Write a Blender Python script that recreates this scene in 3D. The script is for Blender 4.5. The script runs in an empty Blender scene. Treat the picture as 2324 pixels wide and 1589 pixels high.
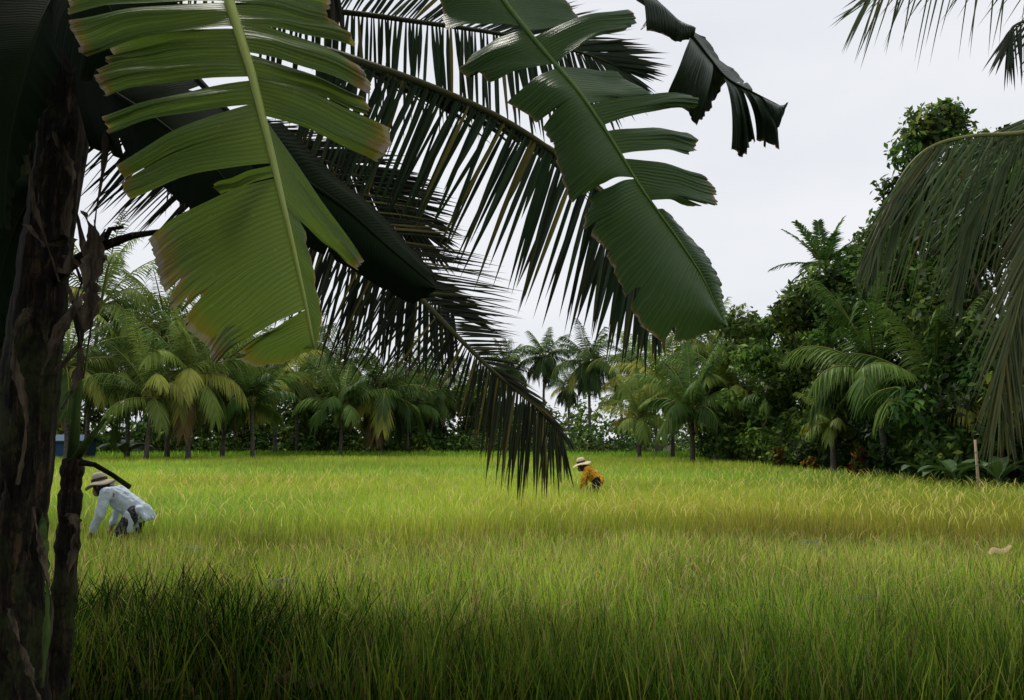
import bpy, math, random
import numpy as np
from mathutils import Vector, Matrix
random.seed(7); np.random.seed(7)
S=bpy.context.scene; COL=S.collection
PI=math.pi
# ---------------- camera ----------------
CH=1.6; F=2000.0; PW=2324.0; PHH=794.5
p=math.atan(205.5/F); cp,sp=math.cos(p),math.sin(p)
def at(px,py,Y):
    cx=(px-1162)/F; cy=(PHH-py)/F
    t=Y/(cp-sp*cy)
    return Vector((cx*t, Y, CH+t*(sp+cp*cy)))
cd=bpy.data.cameras.new('camera'); cam=bpy.data.objects.new('camera',cd); COL.objects.link(cam)
cam.location=(0,0,CH); cam.rotation_euler=(PI/2+p,0,0)
cd.sensor_width=36; cd.lens=F/PW*36; cd.clip_end=2000; cd.clip_start=.05
S.camera=cam
# ---------------- helpers ----------------
ORG={}
def props(o,label=None,cat=None,group=None,kind=None):
    if label: o['label']=label
    if cat: o['category']=cat
    if group: o['group']=group
    if kind: o['kind']=kind
    return o
def thing(name,label,cat,loc=(0,0,0),group=None,kind=None):
    o=bpy.data.objects.new(name,None); COL.objects.link(o); o.location=loc; o.empty_display_size=.2
    ORG[o.name]=Vector(loc)
    return props(o,label,cat,group,kind)
def finish(name,me,mat,parent):
    o=bpy.data.objects.new(name,me); COL.objects.link(o)
    if mat: me.materials.append(mat)
    if parent: o.parent=parent
    return o
class MB:
    def __init__(s): s.v=[];s.f=[];s.c=[];s.u=[]
    def add(s,v,f,c=(1,1,1,1),u=None):
        b=len(s.v); s.v+= [tuple(x) for x in v]
        s.f+=[tuple(i+b for i in q) for q in f]
        if isinstance(c,list): s.c+=c
        else: s.c+=[c]*len(v)
        s.u+= u if u else [(0,0,0)]*len(v)
    def build(s,name,mat,parent=None,smooth=True):
        org=ORG.get(parent.name,Vector((0,0,0))) if parent else Vector((0,0,0))
        me=bpy.data.meshes.new(name)
        me.from_pydata([(x-org.x,y-org.y,z-org.z) for x,y,z in s.v],[],s.f)
        a=me.attributes.new('Col','FLOAT_COLOR','POINT')
        a.data.foreach_set('color',np.array([ (c+(1,))[:4] if len(c)==3 else c for c in s.c],dtype=np.float32).ravel())
        a=me.attributes.new('uvl','FLOAT_VECTOR','POINT')
        a.data.foreach_set('vector',np.array(s.u,dtype=np.float32).ravel())
        if smooth: me.polygons.foreach_set('use_smooth',[True]*len(me.polygons))
        me.update()
        o=finish(name,me,mat,parent)
        ORG[o.name]=org
        return o
def npmesh(name,V,Q,T,C,mat,parent=None):
    me=bpy.data.meshes.new(name)
    V=np.asarray(V,dtype=np.float32)
    if parent: V=V-np.array(ORG[parent.name],dtype=np.float32)
    nq=0 if Q is None else len(Q); nt=0 if T is None else len(T)
    me.vertices.add(len(V)); me.vertices.foreach_set('co',V.ravel())
    li=[];
    if nq: li.append(np.asarray(Q).ravel())
    if nt: li.append(np.asarray(T).ravel())
    li=np.concatenate(li).astype(np.int32)
    me.loops.add(len(li)); me.loops.foreach_set('vertex_index',li)
    st=np.concatenate([np.arange(nq)*4, nq*4+np.arange(nt)*3]).astype(np.int32)
    me.polygons.add(nq+nt); me.polygons.foreach_set('loop_start',st)
    a=me.attributes.new('Col','FLOAT_COLOR','POINT')
    C=np.asarray(C,dtype=np.float32)
    if C.shape[1]==3: C=np.hstack([C,np.ones((len(C),1),dtype=np.float32)])
    a.data.foreach_set('color',C.ravel())
    me.update(calc_edges=True)
    o=finish(name,me,mat,parent)
    if parent: ORG[o.name]=ORG[parent.name]
    return o
def tube(mb,pts,rad,n=8,col=(1,1,1,1),caps=True,squash=1.0):
    pts=[Vector(q) for q in pts]; m=len(pts)
    if not isinstance(rad,(list,tuple)): rad=[rad]*m
    V=[];Fc=[];U=[]
    prev=None; L=0
    for i,q in enumerate(pts):
        t=(pts[min(i+1,m-1)]-pts[max(i-1,0)]); t.normalize()
        if prev is None:
            a=Vector((0,0,1)) if abs(t.z)<.9 else Vector((1,0,0))
            x=t.cross(a).normalized()
        else:
            x=(prev-t*prev.dot(t)).normalized()
        prev=x; y=t.cross(x)
        if i: L+=(q-pts[i-1]).length
        for k in range(n):
            an=2*PI*k/n
            V.append(q+x*(math.cos(an)*rad[i])+y*(math.sin(an)*rad[i]*squash)); U.append((L,k/n,0))
    for i in range(m-1):
        for k in range(n):
            k2=(k+1)%n
            Fc.append((i*n+k,i*n+k2,(i+1)*n+k2,(i+1)*n+k))
    if caps:
        Fc.append(tuple(range(n-1,-1,-1))); Fc.append(tuple((m-1)*n+k for k in range(n)))
    mb.add(V,Fc,col,U)
def ell(mb,c,r,col=(1,1,1,1),n=12,m=8,rot=None):
    V=[];Fc=[]
    c=Vector(c)
    for i in range(m+1):
        th=PI*i/m
        for k in range(n):
            ph=2*PI*k/n
            w=Vector((r[0]*math.sin(th)*math.cos(ph),r[1]*math.sin(th)*math.sin(ph),r[2]*math.cos(th)))
            if rot: w=rot@w
            V.append(c+w)
    for i in range(m):
        for k in range(n):
            Fc.append((i*n+k,(i+1)*n+k,(i+1)*n+(k+1)%n,i*n+(k+1)%n))
    mb.add(V,Fc,col)
def box(mb,x0,x1,y0,y1,z0,z1,col=(1,1,1,1)):
    V=[(x,y,z) for z in (z0,z1) for y in (y0,y1) for x in (x0,x1)]
    mb.add(V,[(0,2,3,1),(4,5,7,6),(0,1,5,4),(2,6,7,3),(0,4,6,2),(1,3,7,5)],col)
def poly(pts,t):
    m=len(pts)-1; x=max(0,min(m,t*m)); i=min(int(x),m-1); f=x-i
    return [a+(b-a)*f for a,b in zip(pts[i],pts[i+1])]
def smoothpoly(pts,t):
    m=len(pts)-1; x=max(0,min(m,t*m)); i=min(int(x),m-1); f=x-i
    P=[pts[max(0,i-1)],pts[i],pts[i+1],pts[min(m,i+2)]]
    return [0.5*((2*b)+(c-a)*f+(2*a-5*b+4*c-d)*f*f+(-a+3*b-3*c+d)*f**3) for a,b,c,d in zip(*P)]
def interp(keys,t):
    if t<=keys[0][0]: return keys[0][1:]
    for a,b in zip(keys,keys[1:]):
        if t<=b[0]:
            f=(t-a[0])/(b[0]-a[0]); return [x+(y-x)*f for x,y in zip(a[1:],b[1:])]
    return keys[-1][1:]
# ---------------- materials ----------------
class NT:
    def __init__(s,name):
        s.m=bpy.data.materials.new(name); s.m.use_nodes=True; s.t=s.m.node_tree; s.t.nodes.clear()
        s.out=s.n('ShaderNodeOutputMaterial')
    def n(s,ty,**k):
        o=s.t.nodes.new(ty)
        for a,b in k.items(): setattr(o,a,b)
        return o
    def l(s,a,b): s.t.links.new(a,b)
    def setin(s,sock,v):
        if isinstance(v,bpy.types.NodeSocket): s.l(v,sock)
        else: sock.default_value=v
    def math(s,op,a,b=0.0,c=None,clamp=False):
        o=s.n('ShaderNodeMath',operation=op,use_clamp=clamp)
        s.setin(o.inputs[0],a); s.setin(o.inputs[1],b)
        if c is not None: s.setin(o.inputs[2],c)
        return o.outputs[0]
    def mix(s,f,a,b,bl='MIX'):
        o=s.n('ShaderNodeMix',data_type='RGBA',blend_type=bl)
        s.setin(o.inputs[0],f); s.setin(o.inputs[6],a); s.setin(o.inputs[7],b)
        return o.outputs[2]
    def attr(s,name,out='Color'):
        o=s.n('ShaderNodeAttribute',attribute_name=name); return o.outputs[out]
    def noise(s,scale,detail=3,vec=None,out=0,rough=.5):
        o=s.n('ShaderNodeTexNoise'); o.inputs['Scale'].default_value=scale; o.inputs['Detail'].default_value=detail
        o.inputs['Roughness'].default_value=rough
        if vec is not None: s.l(vec,o.inputs['Vector'])
        return o.outputs[out]
    def obj(s): return s.n('ShaderNodeTexCoord').outputs['Object']
    def mapv(s,v,sc):
        o=s.n('ShaderNodeMapping'); s.l(v,o.inputs[0]); o.inputs['Scale'].default_value=sc; return o.outputs[0]
    def bump(s,h,st=.3,d=.01):
        o=s.n('ShaderNodeBump'); o.inputs['Strength'].default_value=st; o.inputs['Distance'].default_value=d
        s.l(h,o.inputs['Height']); return o.outputs[0]
    def surf(s,col,rough=.6,trans=0.0,tcol=None,nrm=None,spec=.4):
        b=s.n('ShaderNodeBsdfPrincipled'); s.setin(b.inputs['Base Color'],col); s.setin(b.inputs['Roughness'],rough)
        b.inputs['Specular IOR Level'].default_value=spec
        if nrm is not None: s.l(nrm,b.inputs['Normal'])
        if trans>0:
            t=s.n('ShaderNodeBsdfTranslucent'); s.setin(t.inputs['Color'],tcol if tcol is not None else col)
            m=s.n('ShaderNodeMixShader'); m.inputs[0].default_value=trans
            s.l(b.outputs[0],m.inputs[1]); s.l(t.outputs[0],m.inputs[2]); s.l(m.outputs[0],s.out.inputs[0])
        else: s.l(b.outputs[0],s.out.inputs[0])
        return s.m
def col4(c): return (c[0],c[1],c[2],1)
def m_vcol(name,rough=.5,trans=.3,spec=.4,nscale=3,namt=.35,fast=True):
    k=NT(name); c=k.attr('Col')
    if fast:
        d=k.n('ShaderNodeBsdfDiffuse'); t=k.n('ShaderNodeBsdfTranslucent'); m=k.n('ShaderNodeMixShader'); m.inputs[0].default_value=trans
        k.l(c,d.inputs[0]); k.l(c,t.inputs[0]); k.l(d.outputs[0],m.inputs[1]); k.l(t.outputs[0],m.inputs[2])
        if spec>0:
            g=k.n('ShaderNodeBsdfGlossy'); g.inputs['Roughness'].default_value=rough; m2=k.n('ShaderNodeMixShader'); m2.inputs[0].default_value=spec
            k.l(m.outputs[0],m2.inputs[1]); k.l(g.outputs[0],m2.inputs[2]); k.l(m2.outputs[0],k.out.inputs[0])
        else: k.l(m.outputs[0],k.out.inputs[0])
        return k.m
    nz=k.noise(nscale,3,k.obj())
    f=k.math('MULTIPLY_ADD',nz,namt*2,1-namt)
    v=k.n('ShaderNodeVectorMath',operation='SCALE'); k.l(c,v.inputs[0]); k.l(f,v.inputs['Scale'])
    return k.surf(v.outputs[0],rough,trans,v.outputs[0],None,spec)
M_grass=m_vcol('rice_blades',.5,.42,0)
M_leaf=m_vcol('tree_foliage',.45,.30,.015)
M_palm=m_vcol('palm_foliage',.4,.32,.012)
M_frond=m_vcol('near_frond',.45,.15,.22,4,.25,fast=False)
M_flower=m_vcol('croton_foliage',.5,.2,0)
def m_bark(name,c1,c2,sc=(14,14,2.2),bs=.6,dist=.02,patch=.7):
    k=NT(name); v=k.mapv(k.obj(),sc); nz=k.noise(1.0,6,v,rough=.65)
    n2=k.noise(3,4,k.obj())
    r=k.n('ShaderNodeValToRGB'); k.l(nz,r.inputs[0]); r.color_ramp.elements[0].position=.38; r.color_ramp.elements[1].position=.62
    r.color_ramp.elements[0].color=col4(c1); r.color_ramp.elements[1].color=col4(c2)
    c=k.mix(k.math('MULTIPLY',n2,patch),r.outputs[0],(c1[0]*.4,c1[1]*.5,c1[2]*.5,1))
    return k.surf(c,.85,0,None,k.bump(nz,bs,dist),.15)
M_trunk=m_bark('palm_bark',(.07,.06,.05),(.2,.18,.15),(6,6,14))
M_wood=m_bark('tree_bark',(.04,.03,.02),(.11,.09,.06))
M_stalk=m_bark('green_stalk',(.03,.06,.010),(.09,.15,.03),(20,20,2),.3,.005)
M_dry=m_bark('dry_leaf_fibre',(.030,.022,.014),(.17,.13,.085),(40,40,4),.5,.01)
k=NT('banana_pseudostem'); ob=k.obj()
n1=k.noise(1.0,6,k.mapv(ob,(30,30,2.4)),rough=.72); n2=k.noise(5,5,k.mapv(ob,(1,1,.6)),rough=.65); n3=k.noise(30,4,ob)
r_=k.n('ShaderNodeValToRGB'); k.l(n1,r_.inputs[0]); e=r_.color_ramp.elements
e[0].position=.38; e[0].color=(.004,.003,.0025,1); e[1].position=.68; e[1].color=(.15,.092,.050,1); x_=e.new(.53); x_.color=(.024,.018,.011,1)
r2=k.n('ShaderNodeValToRGB'); k.l(n2,r2.inputs[0]); e=r2.color_ramp.elements; e[0].position=.50; e[0].color=(0,0,0,1); e[1].position=.58; e[1].color=(1,1,1,1)
c=k.mix(k.math('MULTIPLY',r2.outputs[0],.6),r_.outputs[0],(.045,.060,.014,1))
c=k.mix(k.math('MULTIPLY',k.math('SUBTRACT',n3,.50),4,clamp=True),c,(.007,.006,.004,1))
hh=k.math('ADD',n1,k.math('MULTIPLY',n2,1.2))
M_banana=k.surf(c,.75,0,None,k.bump(hh,1.0,.05),.15)
def m_banleaf(name,g1,g2,tr=.22,rough=.36,spec=.4,tcol=(.3,.42,.05,1),freck=.5,edge=(.30,.13,.02,1),bs=.55,ed=.45,pale=(.30,.22,.17,1)):
    k=NT(name); sx=k.n('ShaderNodeSeparateXYZ'); k.l(k.attr('uvl','Vector'),sx.inputs[0])
    u,v,b=sx.outputs
    ob=k.obj()
    wob=k.math('MULTIPLY',k.noise(9,2,ob),.012)
    uu=k.math('ADD',u,wob)
    st=k.math('SINE',k.math('MULTIPLY',uu,2*PI/.012))
    st2=k.math('SINE',k.math('MULTIPLY',uu,2*PI/.0041))
    nz=k.noise(5,4,ob); nf=k.noise(38,3,ob)
    base=k.mix(nz,col4(g1),col4(g2))
    base=k.mix(k.math('MULTIPLY_ADD',st,.16,.14,clamp=True),base,(g2[0]*2.0,g2[1]*1.8,g2[2]*1.4,1))
    base=k.mix(k.math('MULTIPLY',k.math('SUBTRACT',0.0,st2,clamp=True),.18),base,(g1[0]*.45,g1[1]*.5,g1[2]*.5,1))
    fr=k.math('MULTIPLY',k.math('SUBTRACT',k.noise(60,2,ob),.66),12,clamp=True)
    base=k.mix(k.math('MULTIPLY',fr,freck),base,(g2[0]*2.6,g2[1]*1.9,g2[2]*1.5,1))
    big=k.math('MULTIPLY',k.math('SUBTRACT',k.noise(2.2,3,ob),.45),2.2,clamp=True)
    base=k.mix(k.math('MULTIPLY',big,.45),base,(g2[0]*1.7,g2[1]*1.15,g2[2]*.8,1))
    base=k.mix(k.math('MULTIPLY',k.math('POWER',k.math('SUBTRACT',1.0,v,clamp=True),6.0),.5),base,(g2[0]*2.2,g2[1]*1.7,g2[2]*1.3,1))
    lo=k.math('SUBTRACT',1.0,k.math('MULTIPLY',b,.6))
    w=k.math('ADD',v,k.math('MULTIPLY',k.math('SUBTRACT',nz,.5),.12))
    w=k.math('ADD',w,k.math('MULTIPLY',k.math('SUBTRACT',nf,.5),.09))
    d1=k.math('DIVIDE',k.math('SUBTRACT',w,k.math('SUBTRACT',lo,k.math('MULTIPLY',b,1.5))),k.math('MULTIPLY_ADD',b,1.5,.001),clamp=True)
    d2=k.math('DIVIDE',k.math('SUBTRACT',w,lo),k.math('MULTIPLY_ADD',b,.25,.001),clamp=True)
    base=k.mix(k.math('MULTIPLY',d1,ed),base,edge)
    base=k.mix(d2,base,pale)
    h=k.math('ADD',st,k.math('MULTIPLY',st2,.4))
    return k.surf(base,rough,tr,k.mix(.35,base,tcol),k.bump(h,bs,.003),spec)
M_leafA=m_banleaf('banana_leaf_green',(.062,.122,.024),(.095,.160,.030),tr=.38,spec=.35,tcol=(.28,.44,.05,1),ed=.7)
M_leafB=m_banleaf('banana_leaf_deep_green',(.030,.074,.022),(.050,.105,.030),tr=.18,rough=.36,spec=.4,tcol=(.12,.24,.04,1),freck=.1)
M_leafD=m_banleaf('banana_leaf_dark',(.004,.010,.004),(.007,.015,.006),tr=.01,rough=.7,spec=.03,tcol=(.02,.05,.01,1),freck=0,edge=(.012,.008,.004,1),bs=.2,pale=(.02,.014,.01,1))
M_leafE=m_banleaf('banana_leaf_torn_grey',(.012,.028,.014),(.024,.046,.024),tr=.05,rough=.38,spec=.35,tcol=(.02,.05,.01,1),freck=0,edge=(.02,.012,.006,1))
k=NT('leaf_midrib'); M_rib=k.surf(k.mix(k.noise(20,3,k.obj()),(.38,.44,.11,1),(.28,.36,.08,1)),.4,0,None,None,.3)
k=NT('leaf_midrib_deep'); M_ribb=k.surf(k.mix(k.noise(20,3,k.obj()),(.13,.22,.05,1),(.09,.16,.04,1)),.45,0,None,None,.2)
k=NT('leaf_midrib_dark'); M_ribd=k.surf(k.mix(k.noise(20,3,k.obj()),(.010,.018,.006,1),(.008,.014,.005,1)),.6,0,None,None,.05)
def m_plain(name,c1,c2,sc=8,rough=.7,spec=.3,bs=.2):
    k=NT(name); nz=k.noise(sc,4,k.obj()); return k.surf(k.mix(nz,col4(c1),col4(c2)),rough,0,None,k.bump(nz,bs,.01),spec)
# ---------------- world ----------------
SUN_EL=math.radians(62); SUN_AZ=math.radians(-38)
W=bpy.data.worlds.new('World'); S.world=W; W.use_nodes=True; nt=W.node_tree; nt.nodes.clear()
def wn(t): return nt.nodes.new(t)
o=wn('ShaderNodeOutputWorld'); bg=wn('ShaderNodeBackground'); sky=wn('ShaderNodeTexSky'); sky.sky_type='NISHITA'; sky.sun_disc=False
sky.sun_elevation=SUN_EL; sky.sun_rotation=SUN_AZ
tc=wn('ShaderNodeTexCoord'); mp=wn('ShaderNodeMapping'); mp.inputs['Scale'].default_value=(1,1,2.6)
nz=wn('ShaderNodeTexNoise'); nz.inputs['Scale'].default_value=1.7; nz.inputs['Detail'].default_value=5
rp=wn('ShaderNodeValToRGB'); rp.color_ramp.elements[0].position=.3; rp.color_ramp.elements[1].position=.72
rp.color_ramp.elements[0].color=(.72,.75,.80,1); rp.color_ramp.elements[1].color=(.88,.89,.92,1)
sc=wn('ShaderNodeVectorMath'); sc.operation='SCALE'; sc.inputs['Scale'].default_value=10.4
mx=wn('ShaderNodeMix'); mx.data_type='RGBA'; mx.inputs[0].default_value=.96
L=nt.links.new
L(tc.outputs['Generated'],mp.inputs[0]); L(mp.outputs[0],nz.inputs['Vector']); L(nz.outputs[0],rp.inputs[0]); L(rp.outputs[0],sc.inputs[0])
L(sky.outputs[0],mx.inputs[6]); L(sc.outputs[0],mx.inputs[7]); L(mx.outputs[2],bg.inputs[0]); bg.inputs[1].default_value=.1; L(bg.outputs[0],o.inputs[0])
sd=bpy.data.lights.new('sun','SUN'); so=bpy.data.objects.new('sun',sd); COL.objects.link(so)
sd.energy=2.7; sd.angle=math.radians(12); sd.color=(1,.96,.86)
dv=Vector((math.sin(SUN_AZ)*math.cos(SUN_EL),math.cos(SUN_AZ)*math.cos(SUN_EL),math.sin(SUN_EL)))
so.rotation_euler=dv.to_track_quat('Z','Y').to_euler(); so.location=(0,-5,20)
# ---------------- ground ----------------
mb=MB(); n=40
V=[];Fc=[]
xs=np.linspace(-400,400,n); ys=np.linspace(-60,740,n)
for y in ys:
    for x in xs: V.append((x,y,0))
for j in range(n-1):
    for i in range(n-1): Fc.append((j*n+i,j*n+i+1,(j+1)*n+i+1,(j+1)*n+i))
mb.add(V,Fc)
k=NT('soil_and_stubble'); nz1=k.noise(.4,6,k.obj()); nz2=k.noise(9,5,k.obj())
c=k.mix(nz1,(.04,.035,.016,1),(.045,.06,.016,1)); c=k.mix(nz2,c,(.02,.014,.008,1))
M_soil=k.surf(c,.95,0,None,k.bump(nz2,.6,.03),.1)
props(mb.build('ground',M_soil),kind='structure')
# ---------------- grass ----------------
def vnoise(x,y,sc,seed=0):
    x=x/sc+seed*17.3; y=y/sc+seed*5.7
    xi=np.floor(x).astype(int); yi=np.floor(y).astype(int); fx=x-xi; fy=y-yi
    fx=fx*fx*(3-2*fx); fy=fy*fy*(3-2*fy)
    def h(a,b): 
        t=np.sin(a*127.1+b*311.7+seed*74.7)*43758.5453; return t-np.floor(t)
    return (h(xi,yi)*(1-fx)+h(xi+1,yi)*fx)*(1-fy)+(h(xi,yi+1)*(1-fx)+h(xi+1,yi+1)*fx)*fy
def blades(P,h,w,lean,curve,C,tipC=None,z0=None,az=None):
    N=len(P); az=np.random.rand(N)*2*PI if az is None else az
    fa=np.random.rand(N)*PI
    ld=np.stack([np.cos(az),np.sin(az)],1); wd=np.stack([np.cos(fa),np.sin(fa)],1)
    ss=[0,.4,.75,1.0]; wp=[.7,1,.65,0]
    V=np.zeros((N,7,3),dtype=np.float32); CC=np.zeros((N,7,3),dtype=np.float32)
    z0=np.zeros(N) if z0 is None else z0
    if tipC is None: tipC=C
    j=0
    for s,wf in zip(ss,wp):
        off=ld*(h*(lean*s+curve*s*s))[:,None]
        z=z0+h*(s-.45*curve*s*s)
        c=C*(1-s)+tipC*s
        if wf>0:
            for sg in (-1,1):
                V[:,j,:2]=P+off+wd*(sg*.5*w*wf)[:,None]; V[:,j,2]=z; CC[:,j]=c; j+=1
        else:
            V[:,j,:2]=P+off; V[:,j,2]=z; CC[:,j]=c; j+=1
    b=(np.arange(N)*7)[:,None]
    Q=np.concatenate([b+np.array([[0,1,3,2]]),b+np.array([[2,3,5,4]])]); T=b+np.array([[4,5,6]])
    return V.reshape(-1,3),Q,T,CC.reshape(-1,3)
def pal(N,cols,wts):
    i=np.random.choice(len(cols),N,p=np.array(wts)/sum(wts)); c=np.array(cols)[i]
    return c*(.75+.5*np.random.rand(N,1))
def merge(parts):
    Vs=[];Qs=[];Ts=[];Cs=[];b=0
    for V,Q,T,C in parts:
        Vs.append(V);Qs.append(Q+b);Ts.append(T+b);Cs.append(C);b+=len(V)
    return np.concatenate(Vs),np.concatenate(Qs),np.concatenate(Ts),np.clip(np.concatenate(Cs),0,.85)
def wedge(N,y0,y1,pw=1.0,mx=2.5,xr=(None,None)):
    u=np.random.rand(N*2)
    y=(y0**(2-pw)+u*(y1**(2-pw)-y0**(2-pw)))**(1/(2-pw)) if pw!=2 else y0*(y1/y0)**u
    hw=.62*y+mx
    x=(np.random.rand(N*2)*2-1)*hw
    ok=np.ones(len(x),bool)
    if xr[1] is not None: ok&=x<xr[1]+np.sin(y*.7)*.25+np.sin(y*2.3)*.12
    x,y=x[ok][:N],y[ok][:N]
    return np.stack([x,y],1)
BR=(.58,.72,.075);GR=(.32,.54,.055);ST=(.66,.58,.20);BN=(.38,.28,.10);DG=(.05,.12,.02);MG=(.13,.26,.035)
EDGE=11.4
def edgeY(x): return EDGE+.5*np.sin(x*.6)+.25*np.sin(x*1.9+1)+np.where(x<-4,(-x-4)*.10,0)
parts=[]
for N,y0,y1,wd in ((112000,11,26,.010),(78000,24,64,.028)):
    P=wedge(N,y0,y1,1.5,2.5,(None,11.6)); x,y=P[:,0],P[:,1]
    P=P[y>edgeY(x)]; x,y=P[:,0],P[:,1]; n_=len(P)
    nz_=vnoise(x,y,5,1)*.5+vnoise(x,y,1.3,2)*.5
    h=.57+.18*np.random.rand(n_)+.18*(nz_-.5)
    c=pal(n_,[BR,GR,ST,BN],[5.4,3.4,.8,.3]); c=c*(.62+.72*nz_)[:,None]
    band=np.clip((vnoise(x*.25,y,2.6+y*.05,5)-.5)*4,0,1)[:,None]; c=c*(1-band*np.array([-.06,.10,.05]))
    lush=np.clip((vnoise(x*.3,y,3.5+y*.06,15)-.5)*4,0,1)[:,None]; c=c*(1-lush*np.array([.30,.10,.1]))
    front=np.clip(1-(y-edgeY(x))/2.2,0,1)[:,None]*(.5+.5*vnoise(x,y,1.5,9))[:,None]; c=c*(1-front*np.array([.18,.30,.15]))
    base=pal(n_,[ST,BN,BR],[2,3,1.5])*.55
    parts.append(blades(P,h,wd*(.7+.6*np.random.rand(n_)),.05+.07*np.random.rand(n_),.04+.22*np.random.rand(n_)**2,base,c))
P=wedge(6500,11,30,1.5,2.0,(None,11.5)); P=P[P[:,1]>edgeY(P[:,0])]; n_=len(P)
c=pal(n_,[ST,(.60,.62,.12)],[1,1.5]); parts.append(blades(P,.18+.06*np.random.rand(n_),.008+.0004*P[:,1],.1+.2*np.random.rand(n_),.4+.4*np.random.rand(n_),c,c,z0=.50+.14*np.random.rand(n_)))
npmesh('rice_crop',*merge(parts),M_grass)
props(bpy.data.objects['rice_crop'],'tall ripening yellow green rice standing across the wide field','rice',kind='stuff')
def shade(x,y):   # painted shade at near left: darkens rice colour, margin grass takes over
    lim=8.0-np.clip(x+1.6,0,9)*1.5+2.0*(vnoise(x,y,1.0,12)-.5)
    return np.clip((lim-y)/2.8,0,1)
parts=[]
P=wedge(105000,4.6,12.6,1.25,1.5); x,y=P[:,0],P[:,1]; P=P[y<edgeY(x)+.15]; x,y=P[:,0],P[:,1]
P=P[np.random.rand(len(P))>shade(x,y)*.85]; x,y=P[:,0],P[:,1]; n_=len(P)
nz_=vnoise(x,y,1.6,3)*.5+vnoise(x,y,.5,4)*.5
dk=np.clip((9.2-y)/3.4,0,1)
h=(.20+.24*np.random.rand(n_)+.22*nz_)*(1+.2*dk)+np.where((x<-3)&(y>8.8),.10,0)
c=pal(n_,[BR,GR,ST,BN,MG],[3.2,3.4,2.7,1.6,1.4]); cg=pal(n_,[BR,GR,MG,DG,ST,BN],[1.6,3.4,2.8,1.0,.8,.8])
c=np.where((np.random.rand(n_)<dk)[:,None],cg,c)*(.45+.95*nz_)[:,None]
near=np.clip((6.6-y)/1.6,0,1)[:,None]; c=c*(1-.40*near)  # nearest rows darkened in colour, standing in for foreground shade
c=c*(1-.5*shade(x,y))[:,None]  # painted shade multiplied into the rice colour
parts.append(blades(P,h,.0075*(.5+1.0*np.random.rand(n_)),.06+.18*np.random.rand(n_)**2,.04+.38*np.random.rand(n_)**2,c*.40,c))  # blade bases coloured darker, painting the shade between stems
P=wedge(7500,6.0,12.2,1.2,1.5); P=P[np.random.rand(len(P))>shade(P[:,0],P[:,1])]; n_=len(P)
c=pal(n_,[ST,(.60,.54,.28),BN],[2,1,1.8])
parts.append(blades(P,.12+.10*np.random.rand(n_),.005+.004*np.random.rand(n_),.1+.35*np.random.rand(n_),.3+.7*np.random.rand(n_),c,c,z0=.20+.20*np.random.rand(n_)))
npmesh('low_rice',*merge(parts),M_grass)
props(bpy.data.objects['low_rice'],'lower mixed green and straw coloured rice in the front of the field','rice',kind='stuff')
parts=[]
P=wedge(60000,3.6,9.6,1.0,1.5); x,y=P[:,0],P[:,1]
pr=shade(x,y)*np.where((y<5.5)&(x<-.4),.45,1)
pr=np.maximum(pr,np.clip((5.8-y)/.9,0,1)*.5*(x>-.4))
P=P[np.random.rand(len(P))<pr]; x,y=P[:,0],P[:,1]; n_=len(P)
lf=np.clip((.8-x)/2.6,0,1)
h=(.22+.28*np.random.rand(n_)+.16*lf)*(.55+.9*vnoise(x,y,.6,6)); h=np.where(y<5.5,h*.5,h)
c=pal(n_,[MG,DG,(.03,.07,.015),BN],[2.4,4,2.6,.4])*(1-.66*lf)[:,None]  # blades darkened towards the left, shade put into their colour
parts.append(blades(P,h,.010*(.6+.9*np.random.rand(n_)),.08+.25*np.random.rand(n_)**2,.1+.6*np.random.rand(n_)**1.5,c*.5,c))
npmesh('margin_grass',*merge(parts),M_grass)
props(bpy.data.objects['margin_grass'],'dark green long grass, coloured darker for shade, along the near edge of the field','grass',kind='stuff')
parts=[]
N=16000; P=np.stack([11.3+np.random.rand(N)**1.3*4,14+np.random.rand(N)*48],1); h=.25+.4*np.random.rand(N)
parts.append(blades(P,h,np.full(N,.03),.2+.2*np.random.rand(N),.3*np.random.rand(N),pal(N,[MG,DG],[1,2]),pal(N,[MG,GR,DG],[3,1.0,2.4])))
N=22000; P=np.stack([-45+np.random.rand(N)*62,63+np.random.rand(N)*6],1); h=.5+.5*np.random.rand(N)
parts.append(blades(P,h,np.full(N,.06),.2+.2*np.random.rand(N),.3*np.random.rand(N),pal(N,[MG,GR],[1,2]),pal(N,[MG,GR,BR],[3,2,.6])))
npmesh('bank_grass',*merge(parts),M_grass)
props(bpy.data.objects['bank_grass'],'green grass bank along the foot of the trees round the field','grass',kind='stuff')
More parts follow.
